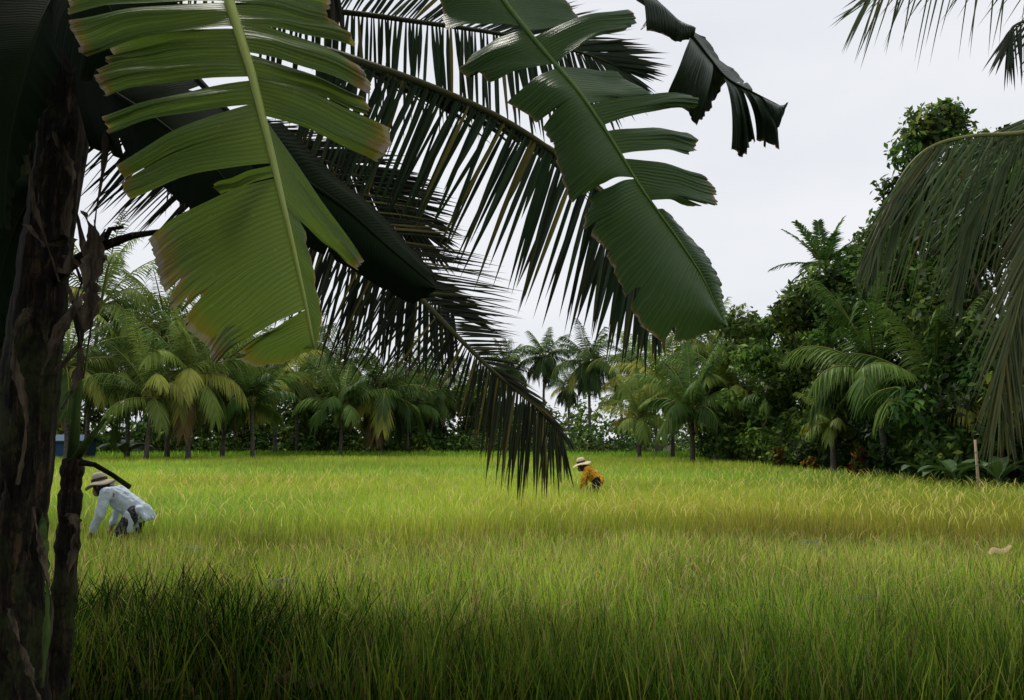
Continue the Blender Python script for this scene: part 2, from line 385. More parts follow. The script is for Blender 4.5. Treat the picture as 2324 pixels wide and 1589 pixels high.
# ---------------- foliage clouds ----------------
def leafquads(C,Nn,size,col,asp=.45):
    N=len(C); r=np.random.randn(N,3); T=np.cross(Nn,r); T/=np.linalg.norm(T,axis=1)[:,None]+1e-6
    B=np.cross(Nn,T); B/=np.linalg.norm(B,axis=1)[:,None]+1e-6
    s=size[:,None]
    V=np.stack([C-T*s,C+B*s*asp,C+T*s-np.array([0,0,.25])*s,C-B*s*asp],1).reshape(-1,3)
    Q=(np.arange(N)*4)[:,None]+np.array([[0,1,2,3]])
    return V,Q,np.repeat(col,4,axis=0)
def cloud(blobs,nl,ls,cols,wts,var=1.0):
    Cs=[];Ns=[];Co=[];Sz=[]
    vol=np.array([b[3]**2 for b in blobs]); cnt=(nl*vol/vol.sum()).astype(int)+1
    for b,n_ in zip(blobs,cnt):
        d=np.random.randn(n_,3); d/=np.linalg.norm(d,axis=1)[:,None]
        r=b[3]*(.5+.55*np.random.rand(n_)**.7)
        pt=np.array(b[:3])+d*r[:,None]*np.array([1,1,.75])
        pt+=np.random.randn(n_,3)*b[3]*.13
        nn=d*.6+np.random.randn(n_,3)*.6+np.array([0,0,.5])
        bc=(1-var/2+var*np.random.rand())*np.array([np.random.uniform(.85,1.25),1,np.random.uniform(.8,1.1)])
        Cs.append(pt);Ns.append(nn);Co.append(pal(n_,cols,wts)*bc); Sz.append(ls*(.5+.9*np.random.rand(n_)))
    return leafquads(np.concatenate(Cs),np.concatenate(Ns),np.concatenate(Sz),np.concatenate(Co))
LG=[(.058,.118,.022),(.10,.185,.031),(.028,.062,.014),(.18,.26,.042)]
LGn=[(.03,.06,.015),(.04,.08,.02),(.02,.04,.01),(.05,.09,.02)]
def broadleaf(name,label,cat,X,Y,h,w,nl=7000,ls=.16,wts=(3,2,3,.6),z0=.12,K=26,cols=LG,group=None,blobs=None,tr=None):
    t=thing(name,label,cat,(X,Y,0),group)
    r=random.Random(int(X*31+Y*7))
    bl=[]
    if blobs: bl=[(X+a,Y+b,c,d) for a,b,c,d in blobs]
    else:
        for i in range(K):
            zz=r.random(); az=r.random()*2*PI
            z=h*(z0+(1-z0)*zz); prof=math.sin(PI*min(1,max(.0,(zz*.8+.18))))**.6
            rr=w*.5*prof*(.35+.65*r.random())
            br=w*(.06+.12*r.random())
            bl.append((X+math.cos(az)*rr,Y+math.sin(az)*rr,min(z,h-br*.8),br))
    V,Q,C=cloud(bl,nl,ls,cols,wts)
    npmesh('crown',V,Q,None,C,M_leaf,t)
    mb=MB(); tr=tr or max(.06,h*.02)
    top=Vector((X+.1*w*(r.random()-.5),Y,h*.6))
    tube(mb,[(X,Y,-.1),(X+.03*h*(r.random()-.5),Y,h*.25),top],[tr*1.3,tr,tr*.6],8)
    for b in bl[:9]:
        a=Vector((X,Y,h*(.2+.3*r.random())))
        m_=(a+Vector(b[:3]))/2+Vector((0,0,.05*h)); tube(mb,[a,m_,Vector(b[:3])],[tr*.5,tr*.35,tr*.12],6)
    mb.build('trunk',M_wood,t)
    return t
# ---------------- palms ----------------
def leaflet(mb,p0,d,ln,w,nrm,droop,col,fold=True,tip=None,segs=4,tp=5):
    d=d.normalized(); wv=d.cross(nrm)
    if wv.length<.05: wv=d.cross(Vector((1,0,0)))
    wv.normalize(); nn=wv.cross(d).normalized()
    V=[];Cc=[];Fc=[]
    prof=[.45,1,.95,.6,.0] if segs==4 else [.6,1,.0] if segs==2 else [.5,1,.7,0]
    tip=tip or col
    for i in range(segs+1):
        s=i/segs; q=p0+d*(ln*s*(1-.12*droop*s))+Vector((0,0,-1))*(droop*ln*s*s)
        hw=.5*w*prof[i]; c=tuple(a+(b-a)*s**tp for a,b in zip(col,tip))
        if i==segs: V.append(q); Cc.append(c)
        elif fold: V+= [q-wv*hw-nn*hw*.45,q,q+wv*hw-nn*hw*.45]; Cc+=[c]*3
        else: V+=[q-wv*hw,q+wv*hw]; Cc+=[c]*2
    k=3 if fold else 2
    for i in range(segs-1):
        for j in range(k-1): Fc.append((i*k+j,i*k+j+1,(i+1)*k+j+1,(i+1)*k+j))
    b=(segs-1)*k
    for j in range(k-1): Fc.append((b+j,b+j+1,segs*k))
    mb.add(V,Fc,Cc)
def jit(c,a,r=random): 
    f=1+a*(r.random()*2-1); return (c[0]*f,c[1]*f,c[2]*f,1)
def crown(seed,nf=22,Lf=4.4,nl=38,ll=1.0,lw=.075,emax=80,emin=-35,cols=((.075,.130,.026),(.15,.21,.040)),dead=1,stiff=0,yel=.35):
    r=random.Random(seed); mb=MB()
    for i in range(nf):
        a=i*2.399+r.random()*.6; f=i/(nf-1); el=math.radians(emax+(emin-emax)*f+r.uniform(-10,10))
        Lr=Lf*(.72+.28*math.sin(PI*min(1,f+.25)))*r.uniform(.78,1.08)
        c0=cols[0] if r.random()<.5 else cols[1]; c0=jit(c0,.4,r)
        if f>.4 and r.random()<yel: c0=jit((.28,.30,.055),.3,r)
        if i>=nf-dead: c0=jit((.17,.12,.05),.3,r)
        q=Vector((0,0,0)); pts=[q.copy()]; m=10
        sag=r.uniform(.8,1.5)*(1-stiff)
        for j in range(m):
            s=(j+1)/m; e=el-sag*s*s*1.15*max(.35,math.cos(el))-.12*s
            e=max(e,-1.45); aa=a+.15*s*math.sin(i*3)
            q=q+Vector((math.cos(aa)*math.cos(e),math.sin(aa)*math.cos(e),math.sin(e)))*(Lr/m); pts.append(q.copy())
        tube(mb,pts,[.05*(1-.85*j/m) for j in range(m+1)],4,jit((.26,.27,.08),.2,r),False)
        for j in range(nl):
            s=.14+.86*(j+r.random()*.5)/nl
            x=s*m; k=min(int(x),m-1); pt=pts[k].lerp(pts[k+1],x-k); T=(pts[k+1]-pts[k]).normalized()
            Sv=T.cross(Vector((0,0,1))); 
            if Sv.length<.1: Sv=Vector((-math.sin(a),math.cos(a),0))
            Sv.normalize(); U=Sv.cross(T)
            l=ll*(.45+.55*math.sin(PI*min(1,.12+s*.86)))*r.uniform(.8,1.1)
            for sg in (-1,1):
                d=Sv*sg*(1-.35*s)+T*(.45+.7*s)+U*(.25 if stiff else -.05)+Vector((0,0,-.15-.25*r.random()))*(1-stiff)
                leaflet(mb,pt,d,l,lw,U+Vector((r.uniform(-.3,.3),r.uniform(-.3,.3),0)),(.45+.3*r.random())*(1-stiff*.7),jit(c0,.25,r),False,None,3)
    return mb.build('palm_crown_source',M_palm)
CR=[crown(s,nf,Lf,dead=dd,emin=em,yel=yy) for s,nf,Lf,dd,em,yy in ((1,24,4.5,1,-40,.4),(2,22,4.7,0,-20,.35),(3,25,4.2,2,-50,.35),(4,20,4.9,0,-25,.3),(5,19,5.0,0,-5,.3),(6,26,4.4,1,-35,.5))]
CRd=[crown(s,nf,Lf,dead=dd,emin=em,yel=.15,cols=((.040,.080,.018),(.07,.12,.026)),lw=.07) for s,nf,Lf,dd,em in ((31,26,3.5,2,-62),(32,24,3.7,1,-55),(33,22,3.6,1,-45))]
CRy=[crown(s,18,4.6,40,1.1,.085,82,-10,cols=((.16,.23,.045),(.22,.29,.06)),dead=0,yel=.2) for s in (11,12)]
CRg=[crown(s,17,4.6,44,1.1,.08,84,5,cols=((.06,.12,.022),(.11,.18,.035)),dead=0,yel=.12) for s in (15,16)]
CRa=[crown(21,13,2.6,26,.75,.10,75,0,cols=((.045,.10,.024),(.07,.14,.03)),dead=0,stiff=.6,yel=0)]
def meshes(l): 
    ms=[o.data for o in l]
    for o in l: bpy.data.objects.remove(o)
    return ms
CRm=meshes(CR);CRdm=meshes(CRd);CRym=meshes(CRy);CRam=meshes(CRa);CRgm=meshes(CRg)
def nutmesh():
    mb=MB(); r=random.Random(5)
    for i in range(9):
        a=r.random()*6.28; ell(mb,(.28*math.cos(a),.28*math.sin(a),-.25-.25*r.random()),(.12,.12,.15),jit((.12,.13,.03),.3,r),7,5)
    o=mb.build('nuts',M_palm); m=o.data; bpy.data.objects.remove(o); return m
NUT=nutmesh()
def palm(px,Y,cpy,me,label,sc=1.0,lean=0.0,nuts=False,rot=None,tr=.14,name='coconut_palm',cat='palm tree',group=None,X=None):
    c=at(px,cpy,Y)
    if X is not None: c.x=X
    bx=c.x+lean
    t=thing(name,label,cat,(bx,Y,0),group)
    mb=MB(); n=9
    pts=[];rd=[]
    for i in range(n):
        s=i/(n-1); pts.append(Vector((bx+(c.x-bx)*s**1.6,Y,-.1+(c.z+.1)*s))); rd.append(tr*(1.5-.5*min(1,s*5)-.25*s)*(1+.05*(i%2)))
    tube(mb,pts,rd,9); mb.build('trunk',M_trunk,t)
    o=bpy.data.objects.new('crown',me); COL.objects.link(o); o.parent=t; o.location=(c.x-bx,0,c.z); o.scale=(sc,sc,sc*random.uniform(.9,1.1))
    o.rotation_euler=(random.uniform(-.15,.15),random.uniform(-.15,.15),rot if rot is not None else random.random()*6.28)
    if nuts:
        o=bpy.data.objects.new('coconut_bunch',NUT); COL.objects.link(o); o.parent=t; o.location=(c.x-bx,0,c.z)
    return t
G1='coconut palms lining the far left edge of the field'; G2='coconut palms at the far middle edge of the field'; G3='pale green coconut palms right of centre'
LP=[
(228,56,695,CRm[4],1.4,-.5,'tall pale coconut palm just right of the banana stem, highest crown on the far left'),
(150,50,830,CRm[0],1.1,.3,'low coconut palm half hidden behind the dark banana stems at left'),
(378,60,735,CRm[3],1.35,.4,'coconut palm with upright crown rising behind the lower left of the big banana leaf'),
(430,52,850,CRm[5],1.25,.1,'coconut palm with a dark straight trunk, broad drooping crown, right of the shed'),
(290,56,850,CRym[0],1.25,.2,'yellowish low coconut palm between the pale tall palm and the dark trunked palm'),
(345,50,905,CRm[4],1.0,-.2,'low arching coconut palm just left of the dark straight trunk'),
(520,60,860,CRm[2],1.3,-.3,'drooping coconut palm with brownish lower fronds right of the dark trunked palm'),
(570,56,915,CRgm[0],1.05,.2,'bushy low coconut palm at the field edge below the big banana leaf'),
(620,66,870,CRym[1],1.2,.3,'yellow green low coconut palm below the tip of the big banana leaf'),
(690,82,790,CRm[1],1.1,-.3,'slim coconut palm with a pale thin trunk right of the big banana leaf tip'),
(672,70,870,CRm[4],1.15,.2,'mid height coconut palm in front of the slim pale trunk'),
(770,80,825,CRdm[2],1.3,.4,'coconut palm with pale trunk behind the left side of the hanging frond'),
(868,66,895,CRdm[0],1.4,.0,'dense low coconut palm below the left leaflets of the hanging frond'),
(775,64,925,CRgm[1],1.1,.0,'short dark coconut palm rising from the undergrowth left of centre'),
(925,70,930,CRgm[0],1.0,.0,'short coconut palm with upright fronds left of the hanging frond tip'),
(955,80,860,CRdm[1],1.3,.6,'coconut palm behind the middle of the hanging frond'),
(990,74,895,CRdm[2],1.1,-.6,'leaning trunked coconut palm just left of the hanging frond tip'),
(560,86,810,CRm[0],1.0,.0,'distant coconut palm behind the tip of the big banana leaf'),
(470,74,800,CRm[1],1.15,.2,'coconut palm peeping out below the left lobe of the big banana leaf'),
(1150,88,835,CRdm[0],1.15,.3,'coconut palm directly right of the hanging frond bend'),
(1236,88,810,CRdm[1],1.15,-.2,'left of the two tall coconut palms standing against the sky in the middle'),
(1336,76,822,CRdm[0],1.25,.05,'right of the two tall middle coconut palms, clear trunk behind the orange worker'),
(1430,92,812,CRdm[2],1.0,.2,'smaller coconut palm against the sky right of the two tall middle palms'),
(1075,88,880,CRdm[1],1.1,.1,'distant coconut palm behind the hanging frond tip, beside the red roof'),
(1290,100,880,CRdm[2],1.0,.0,'far low coconut palm between the two tall middle palms'),
(1410,84,895,CRym[0],.8,.0,'pale low coconut palm right of the clear middle trunk'),
(1480,66,865,CRm[1],1.2,.3,'full coconut palm left of the banana leaf tip on the right'),
(1530,60,880,CRym[1],1.2,-.2,'pale yellow coconut palm with arching fronds below the right banana leaf tip'),
(1612,54,790,CRm[2],1.05,.2,'tall ragged coconut palm poking out beside the tip of the middle banana leaf'),
(1570,48,935,CRgm[0],.95,.0,'short young coconut palm at the field edge right of centre'),
(1450,58,950,CRym[0],.8,.0,'small pale coconut palm at the field edge behind and right of the orange worker'),
(1655,50,890,CRm[5],1.0,.0,'dark coconut palm where the pale palms meet the leafy trees'),
]
for a in LP:
    g=G1 if a[0]<1020 else (G2 if a[0]<1435 and a[0]!=1410 else G3)
    palm(a[0],a[1],a[2],a[3],a[6],a[4],a[5],nuts=a[0] in (1236,1336,430),group=g)
palm(1872,38,605,CRam[0],'slender areca palm with a stiff feathery crown rising above the dark leafy trees',1.0,.3,name='areca_palm',tr=.08)
palm(1905,37,670,CRam[0],'second areca palm, just lower and right of the stiff feathery one',.8,.0,name='areca_palm',tr=.08)
palm(1985,29,850,CRgm[0],'bright green young coconut palm in front of the dark trees at right',.85,.3,rot=2.0)
palm(2130,25,900,CRgm[1],'young coconut palm with arching fronds low beside the bamboo pole',.78,.2,rot=.6)
palm(1890,33,965,CRym[1],'small pale palm at the foot of the bright young coconut palm',.42,.0)
palm(1770,42,900,CRgm[1],'dark young coconut palm buried in the leafy trees left of the crotons',.62,.0)
def bx_(px,Y): return at(px,1000,Y).x
TT=[
('tall tree with a narrow leafy top above the right hand fronds',2170,28,12.5,4.6,10000,.14,(3,3,2,.8)),
('tall dark tree filling the right edge above the hanging fronds',2345,26,10.9,6.5,11000,.14,(3,2,3,.4)),
('huge dark tree filling the right edge behind the hanging fronds',2300,24,9.2,7,12000,.14,(3,1.5,4,.3)),
('dark vine draped tree below the tall narrow one',2090,31,10.2,6.0,13000,.14,(3,2,3,.4)),
('dense dark tree left of the vine draped one',1985,35,9.6,5.5,11000,.15,(3,2,3,.5)),
('round mid green tree under the areca palm crowns',1860,40,8.8,6.0,12000,.16,(3,3,2,1)),
('leafy green tree with uneven domed top beside the areca palm',1770,45,8.8,6.5,11000,.17,(3,3,1,1.4)),
('lighter green bushy tree at the left end of the leafy trees',1700,50,8.6,5.5,8000,.17,(2,3,1,2)),
('feathery small tree beside the dark palm and pale palms',1640,56,6.2,4.5,6000,.18,(2,3,1,2)),
('low dark tree behind the bamboo pole',2215,23,4.6,5.0,8000,.12,(1,.5,6,.1)),
('low dark tree behind the bright young coconut palm',2030,29,4.6,5.0,7000,.13,(1,.5,6,.1)),
('low dark tree right of the red crotons',1860,34,4.2,4.6,6000,.14,(1,.5,6,.1)),
('dark bushy tree behind the low coconut palms left of centre',860,76,7.4,9,5500,.24,(3,1,4,.3)),
('bushy tree beneath the slim pale palm trunk',720,74,6.6,8,5000,.24,(3,2,3,.4)),
('rounded green tree behind the hanging frond tip',1050,84,7.0,9,5000,.26,(3,2,3,.6)),
('dark rounded tree behind the leaning coconut palm trunk',955,88,7.6,8,4500,.26,(3,1,4,.3)),
('small round tree left of the clear middle trunk',1180,82,5.0,7,3500,.24,(3,2,3,.6)),
('bushy tree behind the shed at left',330,72,7.8,9,4500,.24,(3,2,3,.6)),
('bushy tree behind the dark trunked palm',500,76,7.6,9,4500,.24,(3,2,3,.5)),
('bushy tree behind the low palms below the big banana leaf',620,78,7.2,8,4500,.24,(3,1.5,3.5,.4)),
('bright green tree behind the blue stall',190,70,8.8,8,4500,.24,(3,3,1,1.5)),
]
for lb,px,Y,h,w,nl,ls,wt in TT:
    X=bx_(px,Y)
    if px>1800: X=max(X,13.2)
    broadleaf('broadleaf_tree',lb,'tree',X,Y,h,w,nl,ls,wt,z0=.1,K=40)
def belt(name,label,spec,nl,ls,wts,cat='undergrowth'):
    V,Q,C=cloud(spec,nl,ls,LG,wts); o=npmesh(name,V,Q,None,C,M_leaf); props(o,label,cat,kind='stuff')
r=random.Random(3)
sp_=[(-55+r.random()*80,68+r.random()*10,.2+r.random()*1.9*(.4+.6*r.random()),.5+r.random()*1.2) for i in range(170)]
belt('undergrowth','mixed green bushes under the palms at the far edge of the field',sp_,28000,.2,(3,2,4,.9))
sp_=[(13.3+r.random()*3.5,15+r.random()*48,.2+r.random()*1.6,.6+r.random()*.7) for i in range(150)]
belt('undergrowth','dark bushes at the foot of the trees on the right',sp_,30000,.13,(1.5,.7,6,.2))
sp_=[(-90+r.random()*150,105+r.random()*14,.5+r.random()*5.6*r.random()+(1.6 if i%2 else 0),1.4+r.random()*1.9) for i in range(190)]
belt('distant_woods','distant woods behind the palms',sp_,20000,.42,(3,2,3,.8),'woods')
# unseen tree added behind the camera, crown shaped to shade the foreground
r=random.Random(9); bl=[]
for i in range(90):
    x=r.uniform(-12,1.0); y=r.uniform(-6,11)
    if x>-3 and r.random()<(x+3)/5: continue
    z=max(7.3,1.6+.523*(y+1.6)+2.2)+r.random()*1.2
    bl.append((x+2,y+4,z,1.5))
broadleaf('added_shade_tree','unseen tree added behind the viewpoint, its crown placed to shade the foreground','tree',-2,-4,8,12,13000,.28,(3,2,3,.3),blobs=bl,tr=.3,cols=LGn)
def croton(px,Y,h,label):
    X=at(px,1000,Y).x; t=thing('croton_shrub',label,'shrub',(X,Y,0))
    bl=[(X+r.uniform(-.2,.2),Y+r.uniform(-.2,.2),h*(.3+.6*r.random()),.20) for i in range(8)]
    V,Q,C=cloud(bl,360,.10,[(.20,.04,.02),(.26,.16,.02),(.06,.11,.02),(.05,.02,.015)],[1.6,1.2,4,2]); npmesh('foliage',V,Q,None,C,M_flower,t)
    mb=MB()
    for i in range(4): tube(mb,[(X,Y,-.05),(X+r.uniform(-.2,.2),Y,h*.7)],[.025,.015],6)
    mb.build('stem',M_wood,t)
croton(1948,27.5,1.5,'red and yellow croton shrub below the bright young coconut palm')
croton(1762,38,1.4,'red croton shrub furthest left at the foot of the leafy trees')
croton(1836,34,1.0,'small reddish croton shrub between the two larger crotons')
def smallbanana(px,Y,n,L_,label,seed):
    r=random.Random(seed); X=at(px,1000,Y).x; t=thing('young_banana_plant',label,'banana plant',(X,Y,0))
    mb=MB(); tube(mb,[(X,Y,-.05),(X,Y,.7)],[.08,.05],8); mb.build('pseudostem',M_stalk,t)
    for i in range(n):
        a=i*2.4+r.random(); m=8; e=math.radians(r.uniform(50,75)); q=Vector((X,Y,.6)); mb=MB(); V=[];U=[];Fc=[]
        for j in range(m+1):
            s=j/m; ee=e-s*1.7
            d=Vector((math.cos(a)*math.cos(ee),math.sin(a)*math.cos(ee),math.sin(ee))); Sv=Vector((-math.sin(a),math.cos(a),0))
            w=L_*.17*math.sin(PI*min(1,max(0,(s-.12)/.88)))**.6 if s>.12 else .01
            V+=[q-Sv*w+Vector((0,0,w*.3)),q.copy(),q+Sv*w+Vector((0,0,w*.3))]; U+=[(s*L_,.8,.02),(s*L_,0,.02),(s*L_,.8,.02)]
            q=q+d*(L_/m)
        for j in range(m):
            for k_ in range(2): Fc.append((j*3+k_,j*3+k_+1,j*3+k_+4,j*3+k_+3))
        mb.add(V,Fc,(1,1,1,1),U); mb.build('leaf',M_leafB,t)
smallbanana(2165,21.5,6,1.1,'young banana plant just left of the bamboo pole',1)
smallbanana(2262,21,7,1.2,'young banana plant just right of the bamboo pole',2)
smallbanana(2095,24,5,1.0,'small banana plant further left of the bamboo pole',3)
smallbanana(285,56,7,2.2,'banana plant in front of the grey shed at far left',4)
mb=MB(); a=at(2222,1098,20.2); b=at(2213,998,20.2); a.z=-.1
tube(mb,[a,a.lerp(b,.5),b],[.036,.034,.03],8)
for i in range(5): 
    q=a.lerp(b,.15+.17*i); tube(mb,[q,q+Vector((0,0,.02))],.04,8)
props(mb.build('bamboo_pole',m_plain('bamboo',(.26,.19,.12),(.34,.26,.16))),'pale upright bamboo pole at the field edge on the right','pole')
# ---------------- buildings ----------------
def gable(mb,x0,x1,y0,y1,z,h,ov=.3):
    V=[(x0-ov,y0-ov,z),(x1+ov,y0-ov,z),(x1+ov,y1+ov,z),(x0-ov,y1+ov,z),(x0-ov,(y0+y1)/2,z+h),(x1+ov,(y0+y1)/2,z+h)]
    V+=[(a,b,c-.08) for a,b,c in V]
    mb.add(V,[(0,1,5,4),(2,3,4,5),(7,6,10,11),(9,8,11,10),(0,6,7,1),(2,8,9,3),(0,4,10,6),(4,3,9,10),(1,7,11,5),(5,11,8,2)])
def house(name,label,cat,pxa,pxb,Y,wallh,d,mw,mr,win=1,rh=1.2):
    a=at(pxa,1000,Y);b=at(pxb,1000,Y); t=thing(name,label,cat,((a.x+b.x)/2,Y,0))
    mb=MB(); box(mb,a.x,b.x,Y,Y+d,-.1,wallh); mb.build('wall',mw,t,False)
    mb=MB(); gable(mb,a.x,b.x,Y,Y+d,wallh+.09,rh); mb.build('roof',mr,t,False)
    for i in range(win):
        cx=a.x+(b.x-a.x)*(i+.5)/win; mb=MB(); box(mb,cx-.45,cx+.45,Y-.04,Y+.02,wallh*.42,wallh*.78); mb.build('window',M_dark,t,False)
    return t
M_dark=m_plain('dark_opening',(.02,.025,.03),(.04,.04,.05),5,.3)
M_white=m_plain('white_render',(.6,.6,.58),(.7,.7,.7),2)
M_tin=m_plain('pale_metal_roof',(.5,.52,.55),(.62,.63,.66),2,.5)
M_tind=m_plain('weathered_metal_roof',(.12,.12,.11),(.2,.19,.17),2,.6)
M_redroof=m_plain('red_roof',(.35,.07,.05),(.28,.06,.04),2)
M_grey=m_plain('grey_boards',(.13,.13,.12),(.2,.19,.17),3)
M_blue=m_plain('blue_sheet',(.01,.05,.11),(.015,.065,.13),3)
house('house','white walled house with pale roof beyond the field in the middle','house',1246,1285,95,1.8,4,M_white,M_tin,2,.7)
house('house','small house with a red roof far behind the hanging frond','house',1062,1092,94,2.0,4,M_white,M_redroof,1,1.3)
house('shed','low grey shed under the palms at far left','shed',285,320,67,1.1,3,M_grey,M_tind,1,.3)
a=at(100,1000,57);b=at(185,1000,57); t=thing('stall','dark blue stall with a red post beside the banana stem','stall',(a.x,57,0))
mb=MB(); box(mb,a.x,b.x,57,59,-.1,1.5); mb.build('wall',M_blue,t,False)
mb=MB(); gable(mb,a.x,b.x,57,59,1.59,.4,.2); mb.build('roof',M_blue,t,False)
M_red=m_plain('red_paint',(.30,.015,.015),(.36,.03,.02),4)
q=at(152,1000,56.6); mb=MB(); tube(mb,[(q.x,56.6,-.1),(q.x,56.6,2.4)],.10,8); mb.build('post',M_red,t)
# ---------------- people ----------------
M_skin=m_plain('skin',(.22,.11,.06),(.26,.14,.08),20,.5,.4,.05)
M_shirtw=m_plain('pale_blue_white_cotton',(.48,.56,.66),(.58,.65,.73),14,.85,.1,.5)
k=NT('orange_print'); vo=k.noise(24,2,k.obj()); rr_=k.n('ShaderNodeValToRGB'); k.l(vo,rr_.inputs[0]); rr_.color_ramp.interpolation='CONSTANT'
rr_.color_ramp.elements[0].color=(.70,.36,.02,1); rr_.color_ramp.elements[1].position=.56; rr_.color_ramp.elements[1].color=(.20,.08,.02,1)
M_shirto=k.surf(rr_.outputs[0],.85)
k=NT('patterned_trousers'); vo=k.noise(30,2,k.obj()); rr_=k.n('ShaderNodeValToRGB'); k.l(vo,rr_.inputs[0]); rr_.color_ramp.interpolation='CONSTANT'
rr_.color_ramp.elements[0].color=(.02,.02,.03,1); rr_.color_ramp.elements[1].position=.58; rr_.color_ramp.elements[1].color=(.12,.11,.11,1)
M_trw=k.surf(rr_.outputs[0],.85)
M_trd=m_plain('dark_trousers',(.012,.012,.013),(.022,.021,.021),12,.9,.1)
M_cloth=m_plain('black_head_cloth',(.012,.012,.016),(.03,.03,.035),14,.9)
M_hatw=m_plain('cream_cotton_hat',(.34,.30,.22),(.44,.39,.30),25,.85)
M_hats=m_plain('straw_hat',(.55,.43,.28),(.68,.56,.38),60,.8)
M_eye=m_plain('eye_dark',(.01,.01,.01),(.02,.02,.02),5,.2)
def remesh(o,v,sm=6):
    m=o.modifiers.new('remesh','REMESH'); m.mode='VOXEL'; m.voxel_size=v; m.use_smooth_shade=True
    s=o.modifiers.new('smooth','SMOOTH'); s.iterations=sm; s.factor=.5
def limb(mb,pts,rad):
    pts=[Vector(q) for q in pts]
    tube(mb,pts,rad,12)
    for q,r_ in zip(pts,rad): ell(mb,q,(r_,r_,r_),n=12,m=8)
def person(label,ox,oy,hip,sh,head,hand,elbow,knee,mats,hatrad,tail=True,hipw=.085):
    mshirt,mtr,mhat,mwrap=mats
    t=thing('person',label,'person',(ox,oy,0))
    O=Vector((ox,oy,0))
    def P(x,z,y=0): return O+Vector((x,y,z))
    hp=Vector((hip[0],0,hip[1])); sv=Vector((sh[0],0,sh[1])); hd=Vector((head[0],0,head[1]))
    ax=(sv-hp).normalized()
    hdir=Vector((-.75,0,-.66)).normalized()
    mb=MB()
    limb(mb,[O+hp-ax*.02,O+hp.lerp(sv,.5)+Vector((0,0,.03)),O+sv-ax*.05],[.10,.095,.11])
    ell(mb,O+hp.lerp(sv,.85),(.09,.16,.09))
    limb(mb,[O+sv,O+sv.lerp(hd,.6)],[.055,.048])
    ell(mb,O+hd,(.085,.073,.10)); ell(mb,O+hd+hdir*.055+Vector((.01,0,-.05)),(.05,.045,.05))
    ell(mb,O+hd+hdir*.10+Vector((0,0,-.01)),(.018,.014,.022))
    for s in (-1,1): ell(mb,O+hd+Vector((.01,s*.074,-.01)),(.018,.012,.03))
    for s,(hx,hz),(ex,ez) in ((-1,hand,elbow),(1,(hand[0]+.12,hand[1]+.05),(elbow[0]+.06,elbow[1]+.02))):
        shp=O+sv+Vector((0,s*.14,-.02)); e=P(ex,ez,s*.19); h=P(hx,hz,s*.13)
        limb(mb,[shp,e,h],[.045,.036,.026])
        dd=(h-e).normalized(); side=Vector((0,1,0)); side=(side-dd*side.dot(dd)).normalized(); nn=dd.cross(side)
        limb(mb,[h,h+dd*.05-side*.008],[.026,.03]); limb(mb,[h+dd*.03+side*.015,h+dd*.07+side*.02],[.02,.02]); limb(mb,[h+dd*.03-side*.015,h+dd*.07-side*.02],[.02,.02])
        for fi,(off,ln) in enumerate(((-.028,.055),(-.010,.068),(.010,.062),(.028,.048))):
            b_=h+dd*.075+side*off
            limb(mb,[b_,b_+dd*ln*.5+nn*.012,b_+dd*ln*.75+nn*ln*.5],[.009,.008,.007])
        limb(mb,[h+dd*.03-side*s*.02,h+dd*.06-side*s*.045+nn*.015,h+dd*.085-side*s*.045+nn*.035],[.011,.009,.008])
    for s in (-1,1):
        kx=knee[0]-(.07 if s<0 else -.05)
        hj=O+hp+Vector((0,s*hipw,-.03)); kn=P(kx,knee[1],s*.11); an=P(kx+.09,.09,s*.12)
        limb(mb,[hj,kn,an],[.08,.056,.038]); limb(mb,[an+Vector((.02,0,-.04)),an+Vector((-.12,0,-.06))],[.035,.028])
    body=mb.build('body',M_skin,t); remesh(body,.0075,3)
    mb=MB()
    ell(mb,O+hp,(.118,.15,.115))
    for s in (-1,1):
        kx=knee[0]-(.07 if s<0 else -.05)
        hj=O+hp+Vector((0,s*hipw,-.03)); kn=P(kx,knee[1],s*.11); an=P(kx+.085,.16,s*.12)
        limb(mb,[hj,kn,an],[.10,.08,.066])
    o=mb.build('trousers',mtr,t); remesh(o,.014,4)
    mb=MB()
    limb(mb,[O+hp+Vector((.02,0,-.02)),O+hp.lerp(sv,.4)+Vector((0,0,.015)),O+hp.lerp(sv,.8)+Vector((0,0,.01))],[.138,.128,.122])
    ell(mb,O+hp.lerp(sv,.9),(.108,.175,.10)); ell(mb,O+hp+Vector((.02,0,-.03)),(.14,.17,.11))
    limb(mb,[O+hp.lerp(sv,.35)+Vector((0,0,-.05)),O+hp.lerp(sv,.7)+Vector((-.01,0,-.06))],[.11,.10])
    limb(mb,[O+sv-ax*.02,O+sv.lerp(hd,.3)],[.075,.062])
    if tail:
        for yy in (-.12,-.05,.05,.12):
            limb(mb,[O+hp+Vector((.07,yy,.02)),O+hp+Vector((.17,yy*1.1,-.10))],[.05,.026])
            limb(mb,[O+hp+Vector((-.04,yy,-.06)),O+hp+Vector((-.02,yy*1.15,-.24))],[.075,.03])
    for s,(hx,hz),(ex,ez) in ((-1,hand,elbow),(1,(hand[0]+.12,hand[1]+.05),(elbow[0]+.06,elbow[1]+.02))):
        shp=O+sv+Vector((.01,s*.135,-.01)); e=P(ex,ez,s*.19); h=P(hx,hz,s*.13)
        limb(mb,[shp,e,e.lerp(h,.85)],[.075,.056,.044])
    o=mb.build('shirt',mshirt,t); remesh(o,.012,4)
    tx=bpy.data.textures.new('folds','CLOUDS'); tx.noise_scale=.09
    d=o.modifiers.new('folds','DISPLACE'); d.texture=tx; d.strength=.045; d.mid_level=.5
    mb=MB(); ell(mb,O+hd+Vector((.018,0,0)),(.095,.087,.108)); limb(mb,[O+hd+Vector((.03,0,-.06)),O+hd.lerp(sv,.65)+Vector((0,0,-.01))],[.075,.08])
